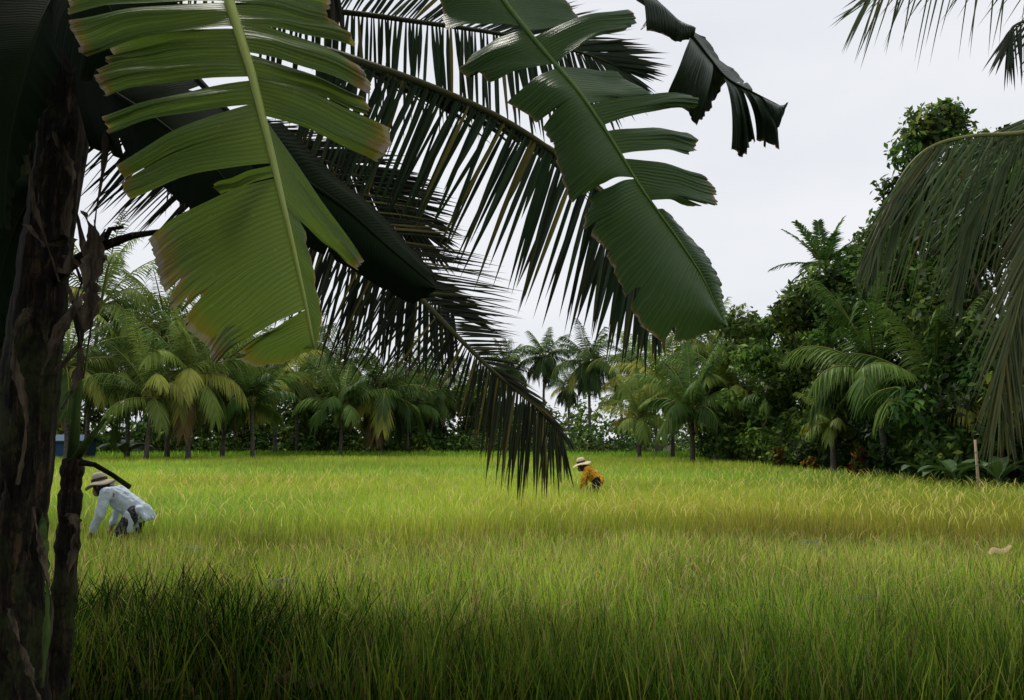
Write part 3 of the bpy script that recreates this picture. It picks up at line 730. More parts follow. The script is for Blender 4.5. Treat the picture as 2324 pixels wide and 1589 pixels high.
    o=mb.build('head_cloth',mwrap,t); remesh(o,.012,3)
    for s in (-1,1):
        mb=MB(); ell(mb,O+hd+hdir*.083+Vector((0,s*.03,.012)),(.009,.011,.007)); mb.build('eye',M_eye,t)
    R=Matrix.Rotation(math.radians(-16),3,'Y')
    mb=MB(); V=[];Fc=[]; n=28
    prof=[(0,.125),(.05,.122),(.08,.10),(.092,.05),(.097,.01),(.12,.0),(hatrad*.75,-.012),(hatrad,-.035),(hatrad*.99,-.043),(hatrad*.75,-.02),(.11,-.008),(.088,0),(.08,.08),(0,.11)]
    for j,(r_,z_) in enumerate(prof):
        for i in range(n):
            a_=2*PI*i/n; wv=.018*math.sin(3*a_+1)*(r_/hatrad)**2
            V.append(O+hd+Vector((.0,0,.045))+R@Vector((r_*math.cos(a_),r_*math.sin(a_),z_+wv)))
    for j in range(len(prof)-1):
        for i in range(n): Fc.append((j*n+i,j*n+(i+1)%n,(j+1)*n+(i+1)%n,(j+1)*n+i))
    mb.add(V,Fc); hat=mb.build('hat',mhat,t)
    mb=MB(); V=[];Fc=[]
    for j,(r_,z_) in enumerate(((.099,.012),(.0955,.05))):
        for i in range(n):
            a_=2*PI*i/n; V.append(O+hd+Vector((0,0,.045))+R@Vector((r_*math.cos(a_),r_*math.sin(a_),z_)))
    for i in range(n): Fc.append((i,(i+1)%n,n+(i+1)%n,n+i))
    mb.add(V,Fc); mb.build('hat_band',M_dry,hat)
    return t
D=11.2; x0=at(297,1100,D).x
person('person in pale blue white shirt and cream hat bending beside the banana stems',x0,D,(.09,.73),(-.25,.97),(-.39,1.035),(-.40,.47),(-.29,.70),(-.03,.40),(M_shirtw,M_trw,M_hatw,M_cloth),.185)
D2=19.2; x1=at(1346,1100,D2).x
person('person in an orange patterned shirt and straw hat bending among the rice',x1,D2,(.08,.76),(-.14,1.00),(-.25,1.07),(-.26,.60),(-.22,.80),(-.02,.40),(M_shirto,M_trd,M_hats,M_cloth),.21,False)
# ---------------- near coconut fronds ----------------
def nearfrond(parent,rach,n,sides,w=.045,col=(.022,.040,.014),seed=1,tipbrown=.3,rr0=.03,t0=.25,rc=(.05,.055,.02,1),dry=.05,drp=.05,tc_=(.07,.05,.02)):
    r=random.Random(seed); mb=MB(); m=30
    W_=[Vector(at(*smoothpoly(rach,i/m))) for i in range(m+1)]
    tube(mb,W_,[rr0*(1-.8*i/m) for i in range(m+1)],6,rc)
    for keys in sides:
        for j in range(n):
            t=t0+(1-t0)*(j+.6*r.random())/n
            if r.random()<.04: continue
            px,py,Y=smoothpoly(rach,t); ang,ln,dp=interp(keys,t)
            p0=at(px,py,Y); ang=math.radians(ang+r.gauss(0,3.2)); ln*=r.uniform(.82,1.08)
            if r.random()<.04: ln*=r.uniform(.4,.8)
            L_=ln*Y/F
            d=Vector((math.cos(ang),dp+r.uniform(-.12,.12),-math.sin(ang)))
            c=jit(col,.45,r); tip=jit(tc_,.3,r) if r.random()<tipbrown else c
            if r.random()<dry: c=jit((.14,.12,.025),.3,r)
            nrm=Vector((r.uniform(-.6,.6),-1,r.uniform(.0,.9)))
            leaflet(mb,p0,d,L_,w*r.uniform(.75,1.1),nrm,drp+.08*r.random(),c,True,tip,tp=4)
    return mb.build('frond',M_frond,parent)
C1=at(200,125,7); t=thing('coconut_palm','near dark coconut palm behind the banana stems, long fronds over the field','palm tree',(at(70,1000,7.2).x,7.2,0))
mb=MB(); b=Vector((at(70,1000,7.2).x,7.2,-.1))
tube(mb,[b,b.lerp(C1,.3)+Vector((-.15,0,0)),b.lerp(C1,.7)+Vector((-.1,0,0)),C1],[.2,.15,.14,.12],12); mb.build('trunk',M_banana,t)
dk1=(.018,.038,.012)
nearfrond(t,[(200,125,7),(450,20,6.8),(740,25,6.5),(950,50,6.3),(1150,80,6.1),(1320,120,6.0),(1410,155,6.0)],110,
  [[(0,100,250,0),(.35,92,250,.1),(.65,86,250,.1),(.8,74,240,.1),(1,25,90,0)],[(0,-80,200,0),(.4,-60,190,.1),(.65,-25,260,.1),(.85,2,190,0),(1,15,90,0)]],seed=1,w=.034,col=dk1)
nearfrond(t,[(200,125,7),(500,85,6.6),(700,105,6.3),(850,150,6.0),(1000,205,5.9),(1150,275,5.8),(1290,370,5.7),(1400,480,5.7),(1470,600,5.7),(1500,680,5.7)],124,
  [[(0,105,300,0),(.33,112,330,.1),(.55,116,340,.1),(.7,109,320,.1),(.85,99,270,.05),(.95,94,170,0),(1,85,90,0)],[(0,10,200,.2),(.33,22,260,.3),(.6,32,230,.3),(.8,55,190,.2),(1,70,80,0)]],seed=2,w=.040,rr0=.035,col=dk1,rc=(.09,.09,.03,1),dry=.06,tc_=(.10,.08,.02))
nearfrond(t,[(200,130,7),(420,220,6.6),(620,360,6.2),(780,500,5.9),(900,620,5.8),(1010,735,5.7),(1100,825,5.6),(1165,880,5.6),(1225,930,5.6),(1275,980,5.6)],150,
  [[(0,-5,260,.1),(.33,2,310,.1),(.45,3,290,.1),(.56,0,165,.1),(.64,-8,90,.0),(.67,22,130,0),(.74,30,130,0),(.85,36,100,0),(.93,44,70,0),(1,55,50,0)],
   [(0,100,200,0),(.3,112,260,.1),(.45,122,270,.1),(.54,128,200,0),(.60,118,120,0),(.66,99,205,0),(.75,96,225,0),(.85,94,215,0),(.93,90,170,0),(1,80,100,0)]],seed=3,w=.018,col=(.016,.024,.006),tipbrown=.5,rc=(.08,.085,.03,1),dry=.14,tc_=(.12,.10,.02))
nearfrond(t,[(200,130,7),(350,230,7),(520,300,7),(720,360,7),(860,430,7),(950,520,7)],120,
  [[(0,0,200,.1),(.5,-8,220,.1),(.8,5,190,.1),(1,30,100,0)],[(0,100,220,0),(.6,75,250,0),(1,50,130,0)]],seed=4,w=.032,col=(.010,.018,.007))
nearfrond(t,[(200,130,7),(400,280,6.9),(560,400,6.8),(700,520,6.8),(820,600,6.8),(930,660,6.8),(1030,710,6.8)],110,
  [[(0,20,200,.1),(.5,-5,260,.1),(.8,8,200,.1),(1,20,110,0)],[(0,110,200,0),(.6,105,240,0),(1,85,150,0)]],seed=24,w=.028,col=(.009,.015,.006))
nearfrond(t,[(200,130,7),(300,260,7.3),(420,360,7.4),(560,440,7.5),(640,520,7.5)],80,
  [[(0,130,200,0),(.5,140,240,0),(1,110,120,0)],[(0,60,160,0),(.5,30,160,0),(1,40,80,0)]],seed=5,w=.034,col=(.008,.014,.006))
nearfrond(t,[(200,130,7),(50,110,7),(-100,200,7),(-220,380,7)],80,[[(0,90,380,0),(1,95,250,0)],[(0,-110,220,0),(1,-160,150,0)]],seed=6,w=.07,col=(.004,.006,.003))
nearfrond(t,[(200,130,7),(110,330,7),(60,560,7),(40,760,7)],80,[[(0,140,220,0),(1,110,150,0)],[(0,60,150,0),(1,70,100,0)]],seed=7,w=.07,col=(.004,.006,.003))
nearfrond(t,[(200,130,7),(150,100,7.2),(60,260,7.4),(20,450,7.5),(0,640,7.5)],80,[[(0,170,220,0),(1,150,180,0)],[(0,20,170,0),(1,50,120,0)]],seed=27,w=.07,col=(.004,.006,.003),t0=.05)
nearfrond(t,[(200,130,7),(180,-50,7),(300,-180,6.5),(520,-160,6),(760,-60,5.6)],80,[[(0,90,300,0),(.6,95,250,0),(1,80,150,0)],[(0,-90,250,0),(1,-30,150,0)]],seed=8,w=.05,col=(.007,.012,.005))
# right palm
Xr=at(2520,1000,10).x; t=thing('coconut_palm','near coconut palm on the right edge, grey green fronds hanging into the picture','palm tree',(Xr,10,0))
Cc=at(2480,260,10); mb=MB(); tube(mb,[(Xr,10,-.1),(Xr+.1,10,2.5),Cc],[.2,.15,.13],12); mb.build('trunk',M_trunk,t)
gc=(.070,.110,.036); rg=(.24,.26,.08,1)
nearfrond(t,[(2480,260,10),(2324,300,9.7),(2210,308,9.5),(2120,330,9.4),(2060,380,9.4),(2015,460,9.4),(1985,540,9.4)],66,
  [[(0,104,420,0),(.4,108,400,.1),(.7,108,300,.1),(1,100,130,0)],[(0,125,380,0),(.5,130,340,-.2),(.8,118,240,-.2),(1,110,110,0)]],seed=11,w=.027,col=gc,t0=.15,rc=rg,tc_=(.14,.12,.05))
nearfrond(t,[(2480,260,10),(2430,340,9.3),(2370,480,9),(2325,640,9),(2290,780,9),(2265,880,9)],80,
  [[(0,125,420,0),(.5,120,330,0),(1,100,200,0)],[(0,150,380,0),(.5,95,300,0),(1,85,180,0)]],seed=12,w=.027,col=(.08,.105,.036),t0=.1,rc=rg,dry=.12,tc_=(.14,.12,.05))
nearfrond(t,[(2480,260,10),(2500,-20,9),(2380,-150,8.5),(2180,-130,8.2),(2030,-60,8),(1960,10,8)],42,
  [[(0,110,330,0),(.5,100,300,0),(.8,112,240,0),(1,120,130,0)],[(0,120,200,0),(.5,128,250,.2),(1,150,90,0)]],seed=13,w=.019,col=gc,t0=.2)
nearfrond(t,[(2480,260,10),(2440,120,9),(2360,50,8.6),(2300,60,8.5),(2290,100,8.5)],18,
  [[(0,90,200,0),(1,95,120,0)],[(0,140,160,0),(1,120,90,0)]],seed=14,w=.03,col=(.02,.035,.015),t0=.3)
nearfrond(t,[(2480,260,10),(2380,250,10.4),(2290,340,10.6),(2220,470,10.8),(2180,620,10.8)],60,
  [[(0,120,300,0),(.6,112,280,0),(1,100,150,0)],[(0,160,250,0),(.6,150,230,0),(1,110,120,0)]],seed=15,w=.025,col=gc,t0=.15,rc=rg)
# ---------------- banana plant ----------------
def MI(mid,y):
    for i in range(len(mid)-1):
        a,b=mid[i][1],mid[i+1][1]
        if (a<=y<=b): return (i+(y-a)/(b-a))/(len(mid)-1)
    return 0 if y<mid[0][1] else 1
def lobe(mb,mid,a0,a1,outer,dY=.05,bul=.03,brown=.03,ns=18,nv=12,usey=True,sag=0.0,ph=0,notch=0):
    if usey: a0,a1=MI(mid,a0),MI(mid,a1)
    V=[];U=[];Fc=[]
    i0=at(*smoothpoly(mid,a0)); i1=at(*smoothpoly(mid,a1))
    o0=at(outer[0][0],outer[0][1],i0.y); o1=at(outer[-1][0],outer[-1][1],i1.y)
    ul=max((i1-i0).length,(o1-o0).length)
    rn=random.Random(int(ph*100)+3)
    nts=[(rn.uniform(.12,.9),rn.uniform(.008,.02),rn.uniform(.12,.45)) for _ in range(notch)]
    for i in range(ns+1):
        s=i/ns; a=smoothpoly(mid,a0+(a1-a0)*s); pi_=at(*a)
        ox,oy=poly(outer,s)[:2]
        jag=(math.sin(i*2.1+ph)+math.sin(i*5.3+ph*2))*2.2
        ox+=jag; oy+=jag*.5
        po=at(ox,oy,a[2]+dY)
        c=(pi_+po)/2+Vector((0,-bul*2,sag))
        cut=1.0
        for (sc_,wd_,dp_) in nts:
            if abs(s-sc_)<wd_: cut=min(cut,1-dp_*(1-abs(s-sc_)/wd_))
        for j in range(nv+1):
            v=j/nv*cut
            q=pi_*(1-v)**2+c*(2*v*(1-v))+po*v*v
            q=q+Vector((0,.014*math.sin(s*9+ph+v*2)*v,.004*math.sin(v*11+ph)*v))
            V.append(q); U.append((s*ul,v if cut>.99 else v+(1-cut)*.95*(j/nv)**4,brown))
    for i in range(ns):
        for j in range(nv): Fc.append((i*(nv+1)+j,(i+1)*(nv+1)+j,(i+1)*(nv+1)+j+1,i*(nv+1)+j+1))
    mb.add(V,Fc,(1,1,1,1),U)
def banleaf(parent,mid,lobes,mat,rib=M_rib,r0=.016,pet=None,label=None,usey=True):
    mb=MB()
    for k_,lb in enumerate(lobes):
        lobe(mb,mid,*lb[:3],**(lb[3] if len(lb)>3 else {}),usey=usey,ph=k_*1.7)
    o=mb.build('leaf',mat,parent)
    if label: o['label']=label
    mb=MB(); m=26; pts=[at(*smoothpoly(mid,i/m))+Vector((0,-.004,0)) for i in range(m+1)]
    rd=[r0*(1-.78*i/m) for i in range(m+1)]
    if pet: 
        pp=[Vector(q) for q in pet]; pts=pp+pts; rd=[r0*1.6]*len(pp)+rd
    tube(mb,pts,rd,8); mb.build('midrib',rib,o)
    return o
B=at(25,1000,3.5); TOP=at(165,-250,3.5)
bp=thing('banana_plant','large banana plant with dark fibrous stem at left and huge torn leaves overhead','banana plant',(B.x-.02,3.5,0))
mb=MB()
pathp=[(40,2000),(30,1600),(28,1300),(48,1050),(75,800),(100,600),(128,400),(148,200),(160,0),(165,-250)]
pts=[at(x,y,3.5) for x,y in pathp]; pts[0].z=-.05
rad=[.15,.125,.110,.112,.108,.100,.092,.085,.08,.06]
fine=[];fr=[]
rr=random.Random(4)
for i in range(90):
    fine.append(Vector(smoothpoly([tuple(q) for q in pts],i/89))); fr.append(smoothpoly([(r_,) for r_ in rad],i/89)[0]*(1+.03*math.sin(i*.9)+.02*math.sin(i*2.7)+rr.uniform(-.015,.015)))
tube(mb,fine,fr,28)
for i,v in enumerate(mb.v):
    k_=i%28; row=i//28; f=1+.07*math.sin(k_*.9+row*.05)+.05*math.sin(k_*2.1+row*.11)
    c_=fine[min(row,89)]; mb.v[i]=(c_.x+(v[0]-c_.x)*f,c_.y+(v[1]-c_.y)*f,v[2])
mb.build('pseudostem',M_banana,bp)
TP=tuple(TOP)
A=[(505,-60,2.15),(520,0,2.1),(548,90,2.05),(575,180,2.02),(600,280,2.0),(622,370,2.0),(645,470,2.0),(668,570,2.02),(692,680,2.05),(714,792,2.1)]
bd=dict
banleaf(bp,A,[
 (-60,5,[(150,-60),(148,-10),(160,35)],bd(dY=.1,brown=.02)),
 (8,60,[(160,48),(165,75),(182,122),(196,128)],bd(dY=.08,brown=.05)),
 (66,118,[(248,104),(250,125),(242,146),(255,150)],bd(dY=.14,brown=.04)),
 (116,174,[(217,155),(222,185),(240,220)],bd(dY=.04,brown=.05)),
 (182,236,[(236,262),(240,280),(250,303)],bd(dY=.1,brown=.03)),
 (232,370,[(270,382),(278,410),(290,452)],bd(dY=.03,bul=.05,brown=.06,ns=30,notch=1)),
 (374,400,[(485,422),(490,432),(497,441)],bd(dY=.02,bul=.01,brown=.02,ns=6)),
 (404,700,[(334,540),(350,590),(368,640),(395,695),(425,745),(470,785),(478,815),(495,822)],bd(dY=.02,bul=.05,brown=.095,ns=90,nv=18,notch=4)),
 (700,792,[(502,820),(560,790),(545,815),(575,830),(640,822),(690,802),(714,795)],bd(dY=.02,bul=.02,brown=.12,ns=50,nv=14,notch=3)),
 (-60,8,[(745,-20),(748,20),(742,50)],bd(dY=.12,brown=.03)),
 (14,58,[(760,48),(800,82),(803,106)],bd(dY=.16,brown=.05)),
 (48,118,[(815,142),(838,180),(840,216)],bd(dY=.06,brown=.07,bul=.04)),
 (122,182,[(825,222),(838,242),(836,262)],bd(dY=.14,brown=.03)),
 (172,262,[(886,298),(884,330),(872,362),(850,366)],bd(dY=.05,brown=.08,bul=.05)),
 (258,470,[(822,585),(820,600),(812,612),(780,590)],bd(dY=.14,bul=-.02,brown=.03,ns=20)),
 (440,792,[(690,520),(712,600),(724,680),(726,760),(716,795)],bd(dY=.07,bul=.0,brown=.05,ns=20,nv=6)),
 ],M_leafA,pet=[TP,at(280,-380,3.0),at(430,-230,2.4)],r0=.014,label='torn bright green leaf with brown edges')
Bm=[(1090,-80,3.0),(1145,5,2.95),(1200,75,2.9),(1255,140,2.85),(1310,205,2.8),(1360,275,2.78),(1405,345,2.76),(1450,420,2.75),(1500,490,2.74),(1550,560,2.74),(1600,640,2.75),(1645,745,2.78)]
banleaf(bp,Bm,[
 (-80,58,[(985,-80),(1000,0),(1012,68)],bd(dY=.05)),
 (66,146,[(1080,118),(1042,160),(1060,172),(1085,166),(1110,188)],bd(dY=.1,brown=.03)),
 (154,404,[(1150,238),(1200,262),(1240,300),(1258,350),(1278,420),(1296,460),(1345,425)],bd(dY=.05,bul=.05,brown=.02,ns=60,nv=14,notch=3)),
 (406,745,[(1342,452),(1322,515),(1368,556),(1395,620),(1425,690),(1455,740),(1500,772),(1560,772),(1610,752),(1645,745)],bd(dY=.03,bul=.05,brown=.02,ns=90,nv=16,notch=4)),
 (-80,68,[(1230,-60),(1290,10),(1330,50),(1285,62)],bd(dY=.12,bul=.0)),
 (86,146,[(1425,27),(1446,40),(1440,60),(1415,70)],bd(dY=.05,bul=.06,brown=.01)),
 (150,235,[(1400,165),(1440,190),(1480,222),(1450,225)],bd(dY=.15,bul=.0,brown=.01)),
 (240,285,[(1572,212),(1586,225),(1580,240),(1562,244)],bd(dY=.06,bul=.04,brown=.01)),
 (298,350,[(1548,297),(1582,315),(1580,338),(1562,351)],bd(dY=.1,bul=.04,brown=.02)),
 (360,455,[(1594,402),(1608,412),(1630,432),(1622,448),(1628,472),(1600,468),(1565,470)],bd(dY=.05,bul=.04,brown=.04,ns=40,notch=2)),
 (475,745,[(1520,490),(1560,530),(1596,570),(1616,606),(1636,645),(1645,690),(1650,745)],bd(dY=.08,bul=.03,brown=.02,ns=60,notch=3)),
 ],M_leafB,rib=M_ribb,r0=.009,pet=[TP,at(450,-560,3.4),at(850,-330,3.1)],label='long dark green torn leaf hanging over the middle')
Dm=[(1400,-90,3.2),(1460,-20,3.2),(1520,35,3.2),(1570,85,3.2),(1610,135,3.2),(1650,180,3.2),(1710,212,3.2),(1776,245,3.2)]
banleaf(bp,Dm,[
 (0,.30,[(1440,-10),(1480,40),(1450,70)],bd(dY=-.05,bul=.02)),
 (.10,.42,[(1465,72),(1520,84),(1545,97),(1572,88)],bd(dY=-.1,bul=.07)),
 (.42,.60,[(1515,212),(1550,250),(1582,284)],bd(dY=-.02,bul=.08)),
 (.5,.72,[(1590,270),(1610,250),(1640,190)],bd(dY=.1,bul=-.04)),
 (.68,.75,[(1658,335),(1680,352),(1690,350)],bd(dY=.03,bul=.07)),
 (.74,.80,[(1692,345),(1704,318),(1712,326)],bd(dY=.05,bul=.02)),
 (.78,.86,[(1718,318),(1732,322),(1740,336)],bd(dY=.08,bul=.05)),
 (.82,.92,[(1742,318),(1765,338),(1762,318)],bd(dY=.02,bul=.05)),
 (.88,1.0,[(1738,280),(1762,302),(1776,250)],bd(dY=.0,bul=.06)),
 (.3,.75,[(1600,90),(1650,150),(1690,185)],bd(dY=.12,bul=.0)),
 (.75,1.0,[(1700,190),(1735,240),(1778,240)],bd(dY=.1,bul=.0)),
 ],M_leafE,rib=M_ribd,r0=.012,pet=[TP,at(500,-700,3.6),at(1100,-420,3.4)],usey=False,label='dark shrivelled leaf tip against the sky')
Cm=[(560,300,2.6),(680,400,2.6),(780,470,2.6),(870,550,2.6),(940,610,2.62),(992,655,2.65)]
banleaf(bp,Cm,[
 (0,1.0,[(600,480),(700,560),(800,610),(880,660),(940,688),(990,660)],bd(dY=.03,bul=.03,ns=40,notch=2)),
 (0,1.0,[(640,280),(760,400),(850,470),(930,560),(985,620),(992,655)],bd(dY=.1,bul=.02)),
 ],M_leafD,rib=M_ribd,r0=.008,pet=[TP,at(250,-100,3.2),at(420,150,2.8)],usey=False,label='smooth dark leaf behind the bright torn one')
for mid,out1,out2 in (
 ([(170,150,3.3),(260,210,3.1),(380,290,3.0),(520,420,2.9),(640,640,2.9)],[(200,330),(330,380),(450,500),(600,690)],[(320,100),(450,180),(600,330),(700,620)]),
 ([(150,-60,3.2),(90,60,3.0),(50,200,2.9),(20,350,2.9),(10,520,2.9)],[(20,-100),(-60,80),(-120,260),(-60,480),(0,530)],[(180,80),(140,150),(90,260),(50,400),(20,520)]),
 ([(150,-100,3.6),(60,-60,3.7),(-40,60,3.8),(-120,250,3.9)],[(100,-220),(-50,-180),(-200,0),(-200,260)],[(150,60),(100,180),(20,300),(-80,380)]),
 ([(160,-120,3.0),(200,-60,2.8),(250,20,2.7),(300,110,2.7)],[(110,10),(130,100),(180,180),(290,160)],[(260,-180),(400,-100),(440,0),(340,110)]),
 ([(120,420,3.7),(60,470,3.8),(10,600,3.8),(-30,800,3.8)],[(60,390),(-60,470),(-100,620),(-60,820)],[(125,500),(100,600),(60,700),(-10,820)]),
 ([(150,-60,3.9),(170,60,4.0),(200,180,4.0),(215,290,4.0)],[(20,-40),(60,100),(100,220),(190,300)],[(280,-40),(300,60),(290,180),(230,290)]),
 ):
    mid=[tuple(q) for q in mid]
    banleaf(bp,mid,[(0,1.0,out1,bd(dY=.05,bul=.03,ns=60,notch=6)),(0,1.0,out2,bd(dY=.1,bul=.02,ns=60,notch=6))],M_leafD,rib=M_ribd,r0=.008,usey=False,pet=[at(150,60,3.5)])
def strip(parent,pts,w,seed,name='dry_leaf',mat=None):
    r=random.Random(seed); mb=MB(); V=[];Fc=[]; m=34
    for i in range(m+1):
        q=at(*smoothpoly(pts,i/m)); tw=seed+i*.22; ww=w*(.35+.65*math.sin(PI*min(1,i/m+.08)))*(.55+.9*r.random())
        d=Vector((math.cos(tw),math.sin(tw),.15*math.sin(i)))
        V+=[q-d*ww,q+Vector((0,-.01,0)),q+d*ww]
    for i in range(m):
        for k_ in range(2): Fc.append((i*3+k_,i*3+k_+1,i*3+k_+4,i*3+k_+3))
    mb.add(V,Fc); return mb.build(name,mat or M_dry,parent)
for i,(pts_,w) in enumerate((
 ([(205,100,3.3),(238,200,3.25),(240,330,3.2),(215,520,3.2),(205,700,3.2)],.010),
 ([(190,480,3.2),(215,560,3.2),(190,660,3.15),(130,760,3.15),(95,850,3.15)],.035),
 ([(110,240,3.3),(70,300,3.25),(75,450,3.2),(110,560,3.2),(135,640,3.2)],.010),
 ([(60,510,3.3),(110,560,3.25),(160,540,3.2),(150,620,3.2),(130,600,3.2)],.03),
 ([(150,640,3.3),(185,750,3.2),(175,860,3.2),(140,930,3.2)],.018),
 ([(150,580,3.3),(205,640,3.2),(190,760,3.2),(120,850,3.2)],.028),
 ([(240,520,3.2),(225,560,3.2),(250,600,3.2)],.012),
 ([(20,1380,3.1),(60,1500,3.05),(95,1600,3.0)],.015),
 ([(75,1150,3.2),(95,1250,3.15),(115,1380,3.1),(95,1560,3.1)],.012),
 ([(120,300,3.3),(165,400,3.3),(150,520,3.3),(185,640,3.3)],.02),
 ([(185,380,3.3),(175,480,3.25),(195,600,3.2),(170,700,3.2),(185,800,3.2)],.012),
 ([(215,500,3.3),(225,600,3.25),(210,720,3.2),(190,860,3.2)],.007),
 ([(60,700,3.3),(30,800,3.3),(60,950,3.3),(40,1100,3.3)],.02))):
    o=strip(bp,[tuple(q) for q in pts_],w,i*1.3)
for i,(xx,y0,y1) in enumerate(((60,620,980),(110,560,840),(20,900,1300),(75,1000,1380),(40,1250,1600),(95,300,600),(150,200,470))):
    strip(bp,[(xx+15,y0,3.37),(xx,(y0*2+y1)/3,3.35),(xx-8,(y0+2*y1)/3,3.35),(xx+4,y1,3.34)],.03,i*2.1+.4,'leaf_sheath',M_banana)
mb=MB(); tube(mb,[at(110,640,3.4),at(160,600,3.35),at(230,560,3.3),at(300,535,3.3),at(400,520,3.3)],[.03,.025,.02,.014,.008],8)
tube(mb,[at(230,560,3.3),at(250,520,3.3),at(280,515,3.3)],[.012,.01,.006],6)
mb.build('bent_stalk',M_banana,bp)
q=at(120,1000,4.3); b2=thing('banana_plant','small dark half dead banana stem with a green shoot beside the thick stem','banana plant',(q.x,4.3,0))
mb=MB(); pts=[at(100,1780,4.3),at(128,1560,4.3),at(142,1400,4.3),at(152,1250,4.3),at(160,1120,4.3),at(166,1040,4.3)]; pts[0].z=-.05
fine=[];fr=[]
for i in range(40):
    fine.append(Vector(smoothpoly([tuple(v) for v in pts],i/39))); fr.append(.056*(1-.1*i/39)*(1+.10*math.sin(i*1.1)+.08*math.sin(i*2.7)))
tube(mb,fine,fr,16); mb.build('pseudostem',M_banana,b2)
mb=MB(); tube(mb,[at(165,1050,4.3),at(172,950,4.3),at(180,860,4.3),at(182,700,4.3)],[.03,.022,.016,.006],8)
tube(mb,[at(168,1045,4.3),at(200,1000,4.25),at(240,950,4.2)],[.025,.018,.008],8); mb.build('shoot',M_stalk,b2)
mb=MB(); tube(mb,[at(185,1050,4.25),at(215,1055,4.2),at(255,1078,4.2),at(295,1106,4.2)],[.016,.012,.011,.012],7); mb.build('twig',M_banana,b2)
strip(b2,[(150,1160,4.2),(175,1190,4.15),(165,1260,4.15),(150,1330,4.15)],.03,2)
strip(b2,[(92,1080,3.9),(98,1200,3.3),(108,1350,3.1),(98,1560,3.0)],.016,.5,'hanging_leaf',M_stalk)
q=at(0,1000,4.0); b3=thing('banana_plant','banana stem at the extreme left edge of the picture, almost black','banana plant',(q.x,4.0,0))
mb=MB(); pts=[at(-10,1850,4.0),at(-20,1400,4.0),at(0,1000,4.0),at(10,600,4.0),at(20,200,4.0),at(25,-100,4.0)]; pts[0].z=-.05
tube(mb,[Vector(smoothpoly([tuple(v) for v in pts],i/30)) for i in range(31)],[.13-.05*i/30+.006*math.sin(i*1.7) for i in range(31)],16); mb.build('pseudostem',M_banana,b3)
mid=[(25,-60,3.9),(90,40,3.8),(130,200,3.8),(150,420,3.8)]
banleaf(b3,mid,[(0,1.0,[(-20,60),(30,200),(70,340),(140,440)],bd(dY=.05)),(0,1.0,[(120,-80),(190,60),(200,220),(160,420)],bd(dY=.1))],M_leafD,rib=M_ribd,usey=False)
# ---------------- litter, weeds ----------------
N=1300; P=np.stack([-3.6+np.random.rand(N)*4.6,4.3+np.random.rand(N)*1.6],1); n_=N
C3=np.concatenate([P,(.03+.16*np.random.rand(N))[:,None]],1); Nn=np.random.randn(N,3)*.5+np.array([0,0,1])
V,Q,C=leafquads(C3,Nn,.03+.06*np.random.rand(N),pal(N,[(.16,.11,.06),(.26,.19,.11),(.08,.05,.03)],[2,1,2]),.25)
props(npmesh('leaf_litter',V,Q,None,C,M_grass),'brown dry leaf litter on the ground at bottom left','leaf litter',kind='stuff')
def curled(name,label,cat,px,py,Y,L_,w,mat,rot,seed,z=None):
    c=at(px,py,Y); 
    if z is not None: c.z=z
    r=random.Random(seed); mb=MB(); V=[];Fc=[]; m=18;k2=8
    for i in range(m+1):
        s=i/m
        for j in range(k2+1):
            v=j/k2*2-1; ww=w*math.sin(PI*min(.97,max(.04,s)))**.7*(1+.2*math.sin(s*23+v*3+seed))
            x=(s-.5)*L_; y=v*ww; zz=.25*w*v*v*2+.12*L_*math.sin(s*3+seed)*.5+.02*math.sin(s*31+v*9)
            V.append(c+Vector((x*math.cos(rot)-y*math.sin(rot),x*math.sin(rot)+y*math.cos(rot),zz)))
    for i in range(m):
        for j in range(k2): a_=i*(k2+1)+j; Fc.append((a_,a_+1,a_+k2+2,a_+k2+1))
    mb.add(V,Fc); return props(mb.build(name,mat),label,cat)
M_fall=m_plain('fallen_leaf_tan',(.30,.21,.09),(.38,.29,.14),12,.7)
mb=MB(); c0=at(2268,1250,9.4); V=[];Fc=[]
for i in range(17):   # a pointed dry leaf, half folded and tilted on the rice
    s=i/16; w_=.042*(math.sin(PI*min(.98,max(.02,s)))**.8)*(1.25-.6*s)
    q=c0+Vector(((s-.5)*.22,.02*math.sin(s*5),-.03+.075*s+.02*math.sin(s*7)))
    V+=[q+Vector((0,-.03,-w_*.8)),q+Vector((0,.0,w_*.2)),q+Vector((.01,.04,w_*.5))]
for i in range(16):
    for k_ in range(2): Fc.append((i*3+k_,i*3+k_+1,i*3+k_+4,i*3+k_+3))
mb.add(V,Fc); props(mb.build('fallen_leaf',M_fall),'tan dry leaf lying on the rice near the right edge','leaf')
M_dry2=m_bark('bleached_dry_leaf',(.07,.05,.03),(.24,.18,.12),(30,30,6),.5,.01)
curled('dry_banana_leaf','crumpled brown banana leaf on the ground at the bottom, left of centre','leaf',720,1562,5.25,.5,.10,M_dry2,.1,2,z=.18)
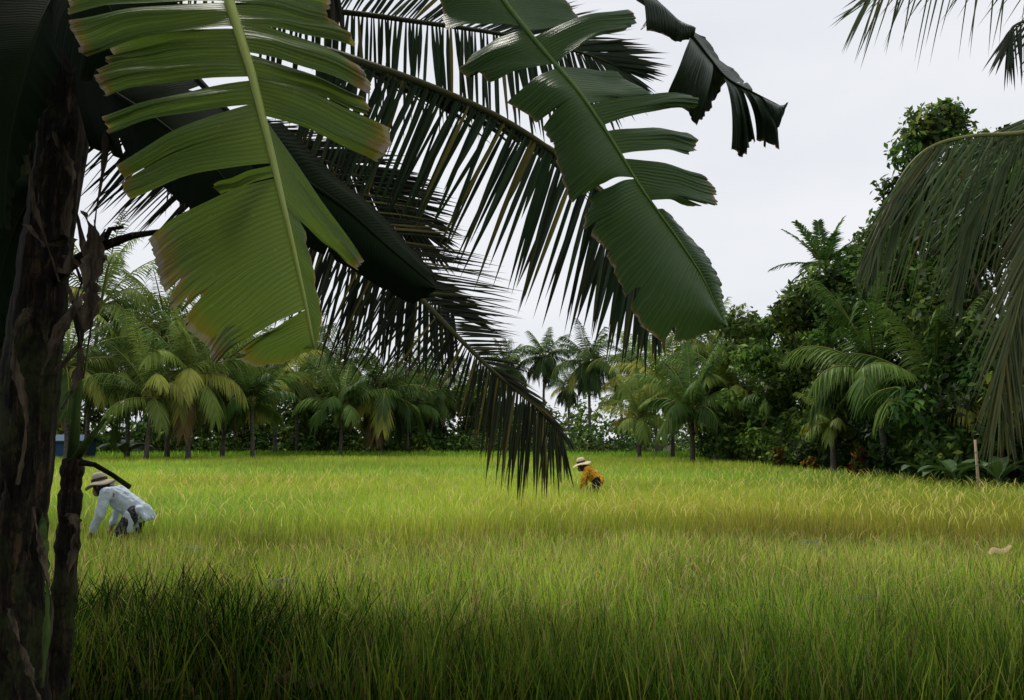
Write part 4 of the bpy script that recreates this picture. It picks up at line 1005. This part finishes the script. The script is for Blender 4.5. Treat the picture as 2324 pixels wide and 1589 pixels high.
curled('dry_banana_leaf','small curled brown leaf lying left of the crumpled banana leaf','leaf',330,1500,5.6,.22,.06,M_dry2,1.0,3,z=.22)
def clump(label,px,Y,z,seed,n=45,L_=.28):
    X=at(px,1000,Y).x; r=random.Random(seed); mb=MB()
    for i in range(n):
        a_=r.random()*6.28; d=Vector((math.cos(a_),math.sin(a_),r.uniform(-.1,.7)))
        leaflet(mb,Vector((X+r.uniform(-.04,.04),Y+r.uniform(-.04,.04),z)),d,L_*r.uniform(.5,1),.009,Vector((r.random(),r.random(),1)),.5,jit((.26,.30,.17),.4,r),False,None,3)
    o=mb.build('cut_rice_bundle',M_grass); props(o,label,'rice bundle')
clump('pale grey green bundle of cut rice in the dark grass at left',640,7.2,.48,1)
clump('pale cut rice bundle lying in the grass at lower right',1935,6.9,.40,2)
clump('pale bleached bundle of cut rice in the sunlit stubble right of centre',1830,10.3,.44,3)
clump('small bundle of bleached rice straw below the worker in white',440,9.9,.42,4)
def weed(label,px,Y,seed,n=12,h=.45,w=.03):
    X=at(px,1000,Y).x; r=random.Random(seed); mb=MB()
    for i in range(n):
        a_=r.random()*6.28; e=r.uniform(.9,1.4); d=Vector((math.cos(a_)*math.cos(e),math.sin(a_)*math.cos(e),math.sin(e)))
        leaflet(mb,Vector((X+r.uniform(-.03,.03),Y+r.uniform(-.03,.03),-.02)),d,h*r.uniform(.6,1.1),w,Vector((r.uniform(-1,1),-1,0.2)),r.uniform(.05,.35),jit((.035,.075,.02),.4,r),True)
    props(mb.build('broad_bladed_weed',M_grass),label,'weed')
weed('upright broad bladed weed at the bottom right corner area',2130,4.8,1,14,.62,.035)
weed('broad bladed weed in the bottom edge, right of centre',1990,5.0,2,12,.42,.03)
weed('bluish leafy weed at the bottom edge in the middle',1480,5.2,3,14,.28,.035)
weed('short leafy weed at the bottom edge left of the crumpled leaf',560,5.4,4,12,.25,.03)
weed('leafy weed in the far bottom right corner',2290,5.0,5,14,.4,.03)
S.view_settings.view_transform='Standard'
S.view_settings.look='None'
